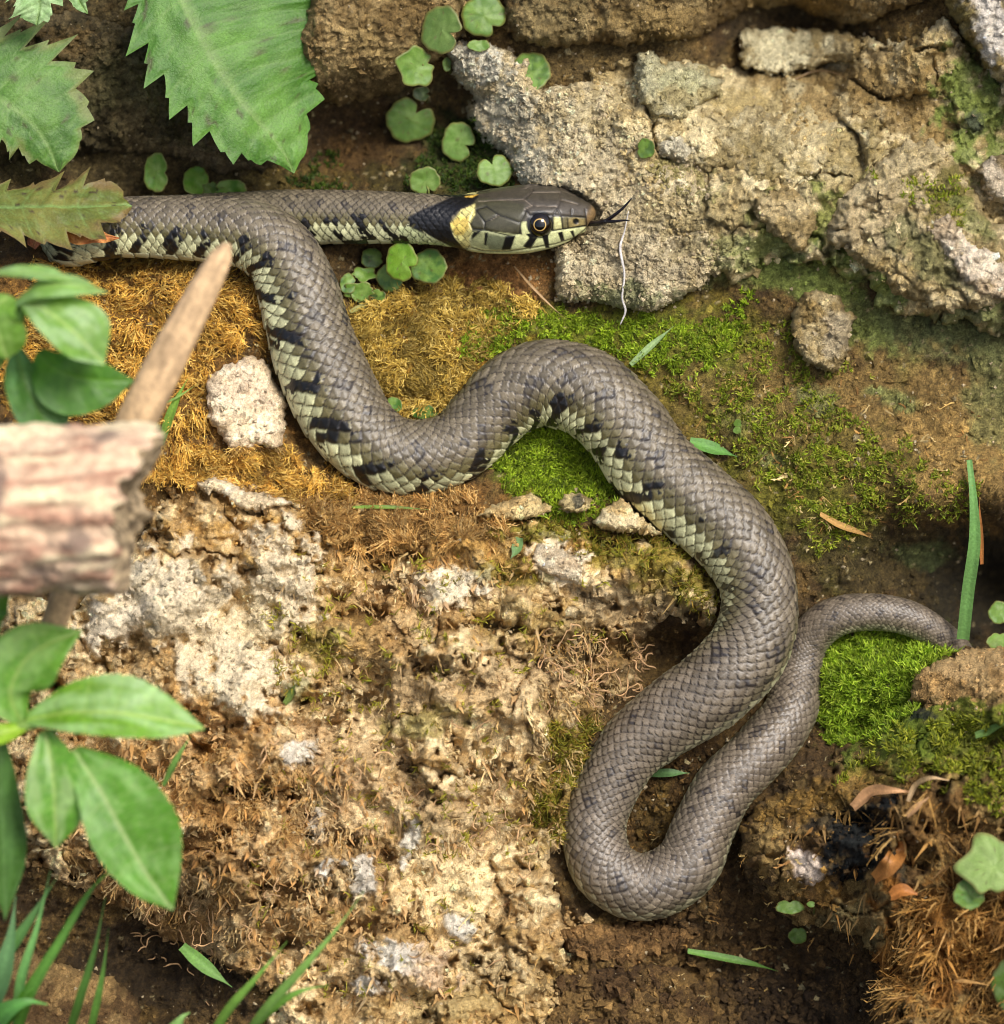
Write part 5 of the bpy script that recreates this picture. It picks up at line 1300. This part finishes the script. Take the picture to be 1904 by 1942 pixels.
# ------------------------------------------------------------------ foreground plants (out of focus)
FG = dict(mat=M_LEAFG, quilt=0.9, nv=6, vstr=0.2)
def fg_leaf(root, mid, wl, wr, c1, c2, vein=(168, 196, 110), **k):
    c1 = tuple(np.minimum(np.array(c1) * np.array([1.02, 1.0, 0.82]), 255)); c2 = tuple(np.minimum(np.array(c2) * np.array([1.0, 0.99, 0.9]), 255))
    a = dict(FG); a.update(k)
    return leaf('leaf', mid, wl, wr, parent=root, c1=c1, c2=c2, vein=vein, **a)
p = empty('leafy_shoot', at(-160, 900, 900)); tag(p, 'blurred green shoot with drooping leaves above the cut branch at left', 'plant')
tube_obj('stem', [at(-160, 900, 900), at(-60, 760, 800), at(20, 640, 850), at(45, 575, 860)], [16, 15, 13, 10], M_LEAFG, p, lin((110, 150, 70)), 10, 24)
fg_leaf(p, [(20, 580, 860), (70, 545, 890), (130, 540, 900), (205, 555, 890)], [18, 46, 42, 1], [14, 34, 28, 1], (122, 166, 96), (146, 184, 124), hint=(0, .8, .6), fold=-.2, seed=31)
fg_leaf(p, [(45, 570, 865), (90, 590, 900), (145, 635, 910), (198, 692, 900)], [18, 62, 72, 1], [16, 50, 54, 1], (104, 150, 66), (150, 184, 136), hint=(.3, .5, .8), fold=.1, seed=33, slant=.3)
fg_leaf(p, [(20, 560, 850), (-10, 590, 880), (0, 640, 880), (15, 680, 860)], [26, 56, 50, 1], [16, 50, 46, 1], (110, 158, 66), (130, 172, 86), hint=(-.3, .2, .9), seed=35)
fg_leaf(p, [(-20, 520, 840), (30, 515, 870), (90, 522, 890), (150, 535, 880)], [16, 26, 26, 1], [16, 30, 24, 1], (128, 172, 100), (150, 190, 130), hint=(0, .9, .5), seed=36)
fg_leaf(p, [(70, 670, 780), (110, 705, 800), (170, 720, 800), (255, 722, 790)], [16, 48, 40, 1], [20, 70, 56, 1], (66, 118, 28), (80, 132, 36), vein=(100, 148, 50), hint=(.1, -.1, 1), seed=37)
fg_leaf(p, [(30, 660, 760), (45, 720, 780), (80, 790, 780), (120, 850, 770)], [14, 44, 50, 1], [14, 44, 46, 1], (64, 112, 42), (96, 146, 84), vein=(100, 140, 60), hint=(.4, .1, .9), seed=39)

p = empty('leafy_shoot', at(-200, 1560, 740)); tag(p, 'bright green shoot with broad pointed leaves at lower left', 'plant')
tube_obj('stem', [at(-200, 1560, 740), at(-90, 1460, 800), at(0, 1390, 830), at(70, 1372, 840)], [15, 13, 11, 9], M_LEAFG, p, lin((128, 160, 76)), 10, 24)
fg_leaf(p, [(50, 1365, 842), (130, 1352, 868), (220, 1352, 874), (310, 1366, 864), (388, 1382, 846)], [14, 62, 76, 46, 1], [10, 44, 52, 36, 1], (100, 152, 40), (142, 184, 120), vein=(160, 192, 88), hint=(0, .45, .9), fold=.12, seed=41, teeth=14, depth=.05, slant=.2)
fg_leaf(p, [(140, 1420, 838), (190, 1500, 872), (232, 1580, 880), (280, 1660, 868), (328, 1726, 846)], [14, 92, 108, 66, 1], [10, 50, 62, 44, 1], (84, 142, 40), (124, 172, 96), vein=(166, 190, 120), hint=(-.1, .25, .95), fold=.14, seed=43, teeth=14, depth=.05, slant=.2)
fg_leaf(p, [(85, 1385, 834), (98, 1450, 852), (104, 1530, 856), (106, 1608, 840)], [14, 50, 58, 1], [12, 48, 50, 1], (90, 148, 50), (146, 184, 120), vein=(160, 190, 100), hint=(-.1, .2, .95), fold=.15, seed=45, slant=.2)
fg_leaf(p, [(40, 1372, 830), (20, 1310, 860), (60, 1240, 870), (156, 1196, 856)], [12, 60, 60, 1], [12, 62, 70, 1], (92, 146, 52), (132, 176, 100), vein=(150, 180, 90), hint=(.1, .5, .85), seed=47, slant=.2)
fg_leaf(p, [(50, 1378, 836), (10, 1390, 860), (-30, 1400, 865), (-80, 1415, 858)], [8, 22, 22, 1], [8, 22, 22, 1], (132, 176, 40), (150, 190, 60), vein=(170, 200, 80), hint=(0, .5, .85), seed=49)
fg_leaf(p, [(0, 1400, 790), (0, 1500, 790), (6, 1620, 790), (10, 1745, 770)], [14, 44, 52, 1], [14, 40, 46, 1], (58, 96, 40), (74, 112, 56), vein=(90, 124, 66), hint=(.7, .1, .7), seed=51, slant=.2)
fg_leaf(p, [(-10, 1220, 800), (-20, 1180, 810), (-10, 1150, 810), (20, 1120, 800)], [10, 30, 24, 1], [10, 30, 24, 1], (60, 110, 30), (80, 130, 44), vein=(100, 140, 60), hint=(.2, .3, .9), seed=53)

# ---- cut branch stub
def cut_branch():
    root = empty('cut_branch', at(-300, 980, 985)); tag(root, 'blurred thick cut branch end with peeling pinkish bark at the left edge', 'branch')
    A, B = at(-300, 985, 985), at(252, 960, 985)
    ax = unit(B - A); Lg = np.linalg.norm(B - A)
    upv = unit(np.array([0, 1.0, 0]) - ax * ax[1]); sd = np.cross(ax, upv)
    nt, na = 150, 120
    t = np.linspace(0, 1, nt)[:, None]; a = (np.arange(na) / na * 2 * np.pi)[None]
    ca, sa = np.cos(a), np.sin(a)
    r = 143 * (1 + 0.05 * fbm(t * 4, ca * 1.3 + 5, 3, 3) + 0.05 * fbm(t * 3, sa * 1.5 + 9, 7, 3))
    # bark plates: ridges along the branch with broken steps
    q = fbm(t * 2.4 + 0.2 * ca, ca * 5.0 + 2, 11, 4, 0.65) * (sa > -9)
    q2 = fbm(t * 2.0 + 4, ca * 4.4 + 3 + 0.3 * t, 15, 4, 0.65)
    r = r + 9 * np.round(q * 2.2) / 2.2 + 7 * q2
    cut = Lg * t + (t > 0.0) * 0
    shear = (40 * ca - 10 * sa + 30 * fbm(ca * 3 + 2, sa * 3 + 5, 41, 4, 0.7)) * t ** 3              # the cut is slanted
    lip = 1 - 0.05 * sstep(0.985, 1.0, t)
    V = A + ax * (cut + shear)[..., None] + (r * lip)[..., None] * (ca[..., None] * upv + sa[..., None] * sd)
    c = mix(np.broadcast_to(lin((206, 176, 146)), V.shape), np.broadcast_to(lin((166, 126, 102)), V.shape), sstep(-.3, .4, q))
    c = mix(c, np.broadcast_to(lin((216, 196, 158)), V.shape), sstep(.05, .45, q2))
    c = mix(c, np.broadcast_to(lin((112, 96, 84)), V.shape), sstep(.35, .6, fbm(t * 5 + 3, sa * 3 + ca, 25, 3)) * .8)
    mesh_obj('bark', V.reshape(-1, 3), grid_faces(nt, na, True), M_DRY, root, c.reshape(-1, 3))
    k = np.linspace(1, 0, 26)[:, None]
    last = V[-1]
    ctr = last.mean(0)
    W = ctr + (last[None] - ctr) * k[..., None] * 0.995
    depth = 10 * np.sin(k * 9) * (1 - k) - 26 * sstep(.55, 0.1, k) + 5 * fbm(k * 9, a * 3, 3, 3)
    W = W + ax * (depth)[..., None]
    c2 = mix(np.broadcast_to(lin((176, 154, 120)), W.shape), np.broadcast_to(lin((98, 84, 64)), W.shape), sstep(-.2, .4, fbm(k * 6, a * 2 + 2, 31, 3)))
    mesh_obj('cut_end', W.reshape(-1, 3), grid_faces(26, na, True), M_DRY, root, c2.reshape(-1, 3))
cut_branch()
st = empty('dry_stick', at(92, 1210, 660)); tag(st, 'pale tan dry stick slanting up behind the cut branch, tip over the coil', 'stick')
tube_obj('stick', [at(92, 1210, 660), at(122, 1130, 680), at(245, 830, 770), at(300, 715, 790), at(370, 580, 800), at(418, 490, 800), at(432, 462, 796)], [20, 25, 35, 35, 29, 20, 7], M_DRY, st, None, 24, 70, 0.7,
         colfn=lambda V: np.broadcast_to(lin((196, 164, 124)), V.shape) * (0.9 + 0.35 * fbm((V[:, 0] * .86 + V[:, 1] * -.5) / 9, (V[:, 0] * .5 + V[:, 1] * .86) / 90, 3, 3))[:, None])
tube_obj('side_twig', [at(300, 812, 790), at(255, 838, 830), at(215, 836, 850), at(150, 818, 850), at(70, 826, 840)], [9, 8, 7, 6, 4], M_LEAFG, st, lin((112, 134, 70)), 8, 30)

# ------------------------------------------------------------------ grass
def blade(name, pts, w, rgb, parent=None, hint=(0, .4, .9), tipw=0.05, fold=0.25, basew=0.7):
    P = np.array([at(*q) for q in pts])
    n = 26
    C3, Ln = catmull(P, n)
    T, N, Lv = frames(C3, np.broadcast_to(np.asarray(hint, float), (n, 3)))
    t = np.linspace(0, 1, n)
    ww = w * 0.5 * np.minimum(basew + (1 - basew) * sstep(0, .3, t), tipw + (1 - tipw) * sstep(1.0, .45, t))
    sg = np.linspace(-1, 1, 5)
    V = C3[:, None] + Lv[:, None] * (sg[None] * ww[:, None])[..., None] + N[:, None] * (np.abs(sg)[None] * ww[:, None] * fold)[..., None]
    c = np.broadcast_to(lin(rgb), V.shape) * (0.9 + 0.25 * (np.abs(sg) < .3))[None, :, None] * (0.92 + 0.16 * np.sin(t * 3 + w))[:, None, None]
    return mesh_obj(name, V.reshape(-1, 3), grid_faces(n, 5)[:, ::-1], M_LEAF, parent, c.reshape(-1, 3))

def on(x, y, dz=8):
    return (x, y, float(surf(x, y)) + dz)
SINGLE = [
    ('upright grass blade standing before the dark hole at right', [(1826, 1212, 20), (1836, 1120, 60), (1848, 1030, 100), (1846, 950, 125), (1838, 872, 130)], 24, (112, 158, 84), dict(tipw=.45, basew=1.0)),
    ('short broad grass blade lying right of the snake\'s back', [on(1308, 838, 14), on(1350, 850, 14), on(1398, 866, 12)], 26, (96, 146, 62), {}),
    ('thin grass blade lying on bare soil below the lowest loop', [on(1304, 1804, 16), on(1360, 1814, 20), on(1420, 1826, 20), on(1476, 1842, 18)], 15, (112, 156, 70), {}),
    ('pale grass scrap inside the lower loop', [on(1232, 1468, 20), on(1270, 1466, 22), on(1308, 1466, 20)], 17, (104, 142, 84), {}),
    ('pale grass blade leaning on moss above the arch', [on(1196, 692, 8), on(1236, 655, 16), on(1278, 618, 24)], 13, (150, 176, 116), {}),
    ('thin green blade under the russet moss tufts', [on(668, 962, 20), on(740, 962, 24), on(822, 967, 20)], 8, (118, 146, 58), {}),
    ('short green blade beside the dry stick', [(306, 842, 190), (322, 790, 206), (342, 744, 214), (356, 718, 214)], 17, (128, 168, 64), {}),
    ('fine green blade crossing the blade by the stick', [(300, 770, 214), (335, 754, 220), (375, 728, 222)], 5, (140, 172, 84), {}),
    ('green blade on the soil under the boulder at lower left', [(345, 1795, 270), (385, 1830, 280), (440, 1872, 280)], 26, (104, 146, 62), {}),
    ('small leaf-like blade hanging on the boulder under the pebbles', [on(985, 1020, 10), on(978, 1045, 16), on(968, 1060, 16)], 20, (110, 144, 84), {}),
    ('cut green blade in the moss on the lower right boulder', [on(1850, 1395, 20), on(1880, 1385, 26), on(1915, 1368, 26)], 18, (130, 164, 84), {}),
    ('stubby green blade on the boulder\'s pale crust', [on(540, 1335, 12), on(550, 1320, 20), on(562, 1295, 22)], 14, (124, 150, 76), {}),
    ('dry straw lying from the neck down to the green strip', [on(975, 505, 12), on(1010, 545, 16), on(1045, 580, 16), on(1072, 604, 12)], 5, (184, 150, 104), {}),
    ('dry straw blade on the mossy slope left of the hole', [on(1555, 975, 14), on(1590, 995, 18), on(1625, 1008, 16), on(1655, 1022, 10)], 14, (192, 150, 88), {}),
    ('bent brown straw curved over the wedge stone', [on(1508, 150, 8), on(1545, 135, 14), on(1580, 138, 14), on(1612, 152, 8)], 4, (150, 122, 84), {}),
    ('orange straw beside the upright blade at right', [(1862, 1070, 60), (1860, 1010, 90), (1857, 945, 110)], 9, (188, 122, 66), {}),
    ('small straw scrap beside the cluster of round leaves', [on(664, 592, 10), on(690, 580, 14), on(716, 572, 12)], 11, (176, 172, 100), {}),
]
for lab, pts, w, rgb, kw in SINGLE:
    o = blade('straw' if 'straw' in lab else 'grass_sprig', pts, w, rgb, **kw)
    tag(o, lab, 'straw' if 'straw' in lab else 'grass')

g = empty('grass_tuft', at(-60, 2150, 420)); tag(g, 'blurred tuft of fine grass at the lower left corner', 'grass')
for pts, w, c in [([(20, 2000, 520), (60, 1880, 640), (130, 1760, 690), (205, 1640, 700)], 20, (104, 156, 62)), ([(-20, 1990, 500), (40, 1900, 620), (110, 1790, 670), (170, 1690, 670), (250, 1620, 660)], 18, (92, 150, 44)),
                  ([(120, 2000, 480), (150, 1900, 580), (180, 1800, 620), (200, 1700, 620)], 16, (96, 142, 60)), ([(160, 2000, 480), (180, 1920, 560), (196, 1840, 590), (206, 1760, 600)], 14, (100, 146, 60)), ([(30, 1990, 520), (40, 1860, 640), (70, 1760, 670), (96, 1650, 670)], 18, (112, 166, 88)),
                  ([(-40, 1900, 600), (20, 1800, 650), (60, 1740, 660), (110, 1660, 650)], 22, (100, 150, 74)), ([(-40, 1960, 550), (0, 1860, 640), (20, 1780, 660), (30, 1700, 660)], 40, (110, 156, 96)), ([(-60, 2020, 520), (0, 1930, 640), (50, 1900, 660), (90, 1905, 640)], 60, (96, 156, 70))]:
    blade('blade', pts, w, c, g)
g = empty('grass_tuft', at(420, 2150, 460)); tag(g, 'spray of slim grass blades rising from the bottom edge before the boulder', 'grass')
for pts, w, c in [([(380, 2010, 540), (430, 1920, 610), (490, 1850, 640), (545, 1785, 640)], 17, (122, 166, 66)), ([(440, 2010, 540), (500, 1920, 630), (580, 1830, 660), (640, 1760, 660), (690, 1690, 650)], 17, (120, 160, 72)), ([(470, 1960, 580), (520, 1910, 620), (570, 1880, 630), (625, 1868, 620)], 16, (116, 164, 62)),
                  ([(310, 1490, 550), (335, 1440, 570), (362, 1395, 570)], 12, (110, 150, 70)), ([(310, 2020, 540), (330, 1960, 600), (345, 1930, 610), (360, 1920, 600)], 50, (130, 170, 90))]:
    blade('blade', pts, w, c, g)

# ---- small dead things
for lab, pts, w, rgb in [('curled tan husk above the black patch on the lower right boulder', [on(1618, 1532, 20), on(1650, 1505, 34), on(1690, 1500, 34), on(1724, 1502, 22)], 24, (200, 152, 104)),
                         ('thin arched tan husk on the lower right boulder', [on(1722, 1520, 24), on(1735, 1492, 40), on(1765, 1476, 40), on(1800, 1480, 24)], 11, (196, 164, 118)),
                         ('short pale husk pointing down left of the round pale leaf', [on(1720, 1548, 26), on(1740, 1530, 34), on(1762, 1512, 30)], 13, (204, 160, 112)),
                         ('ragged orange husk at the right of the black patch', [on(1660, 1668, 24), on(1690, 1640, 36), on(1705, 1610, 36), on(1700, 1580, 24)], 34, (196, 134, 70)),
                         ('torn orange husk low on the right boulder', [on(1690, 1700, 24), on(1712, 1690, 34), on(1740, 1696, 30)], 26, (190, 124, 62))]:
    o = blade('dry_husk', pts, w, rgb, fold=.5, tipw=.2); tag(o, lab, 'husk')
o = tube_obj('rootlet', [at(1192, 400, 96), at(1184, 440, 92), at(1176, 470, 90), at(1184, 520, 88), at(1180, 565, 80), at(1186, 590, 70), at(1176, 616, 60)], [.8, 1.6, 2.8, 2.2, 2.0, 2.4, 1.2], M_DRY, None, lin((196, 190, 184)), 6, 50)
tag(o, 'thin whitish rootlet hanging down the slab under the tongue', 'root')
r = np.random.default_rng(77)
Vs, Fs, Cs, nv = [], [], [], 0
for i in range(150):
    if i < 80: x, y = r.uniform(1030, 1240), r.uniform(1190, 1330)
    elif i < 110: x, y = r.uniform(270, 420), r.uniform(1690, 1850)
    else: x, y = r.uniform(300, 1000), r.uniform(1350, 1900)
    a = r.uniform(0, 6.28); q = [np.array(at(x, y, float(surf(x, y)) + r.uniform(4, 16)))]
    for k in range(5):
        a += r.normal(0, .8)
        q.append(q[-1] + np.array([math.cos(a), math.sin(a), r.normal(0.1, .4)]) * r.uniform(5, 14))
    V, F, T_ = tube(q, np.r_[r.uniform(.9, 1.8, 5), .5], 5, 12)
    F3 = np.r_[F[:, [0, 1, 2]], F[:, [0, 2, 3]], T_]
    Vs.append(V); Fs.append(F3 + nv); nv += len(V)
    Cs.append(np.broadcast_to(lin((190, 152, 108)) * r.uniform(.6, 1.15), V.shape))
o = mesh_obj('dead_roots', np.concatenate(Vs), np.concatenate(Fs), M_DRY, None, np.concatenate(Cs))
tag(o, 'tangle of fine dead rootlets on the boulder', 'roots', kind='stuff')
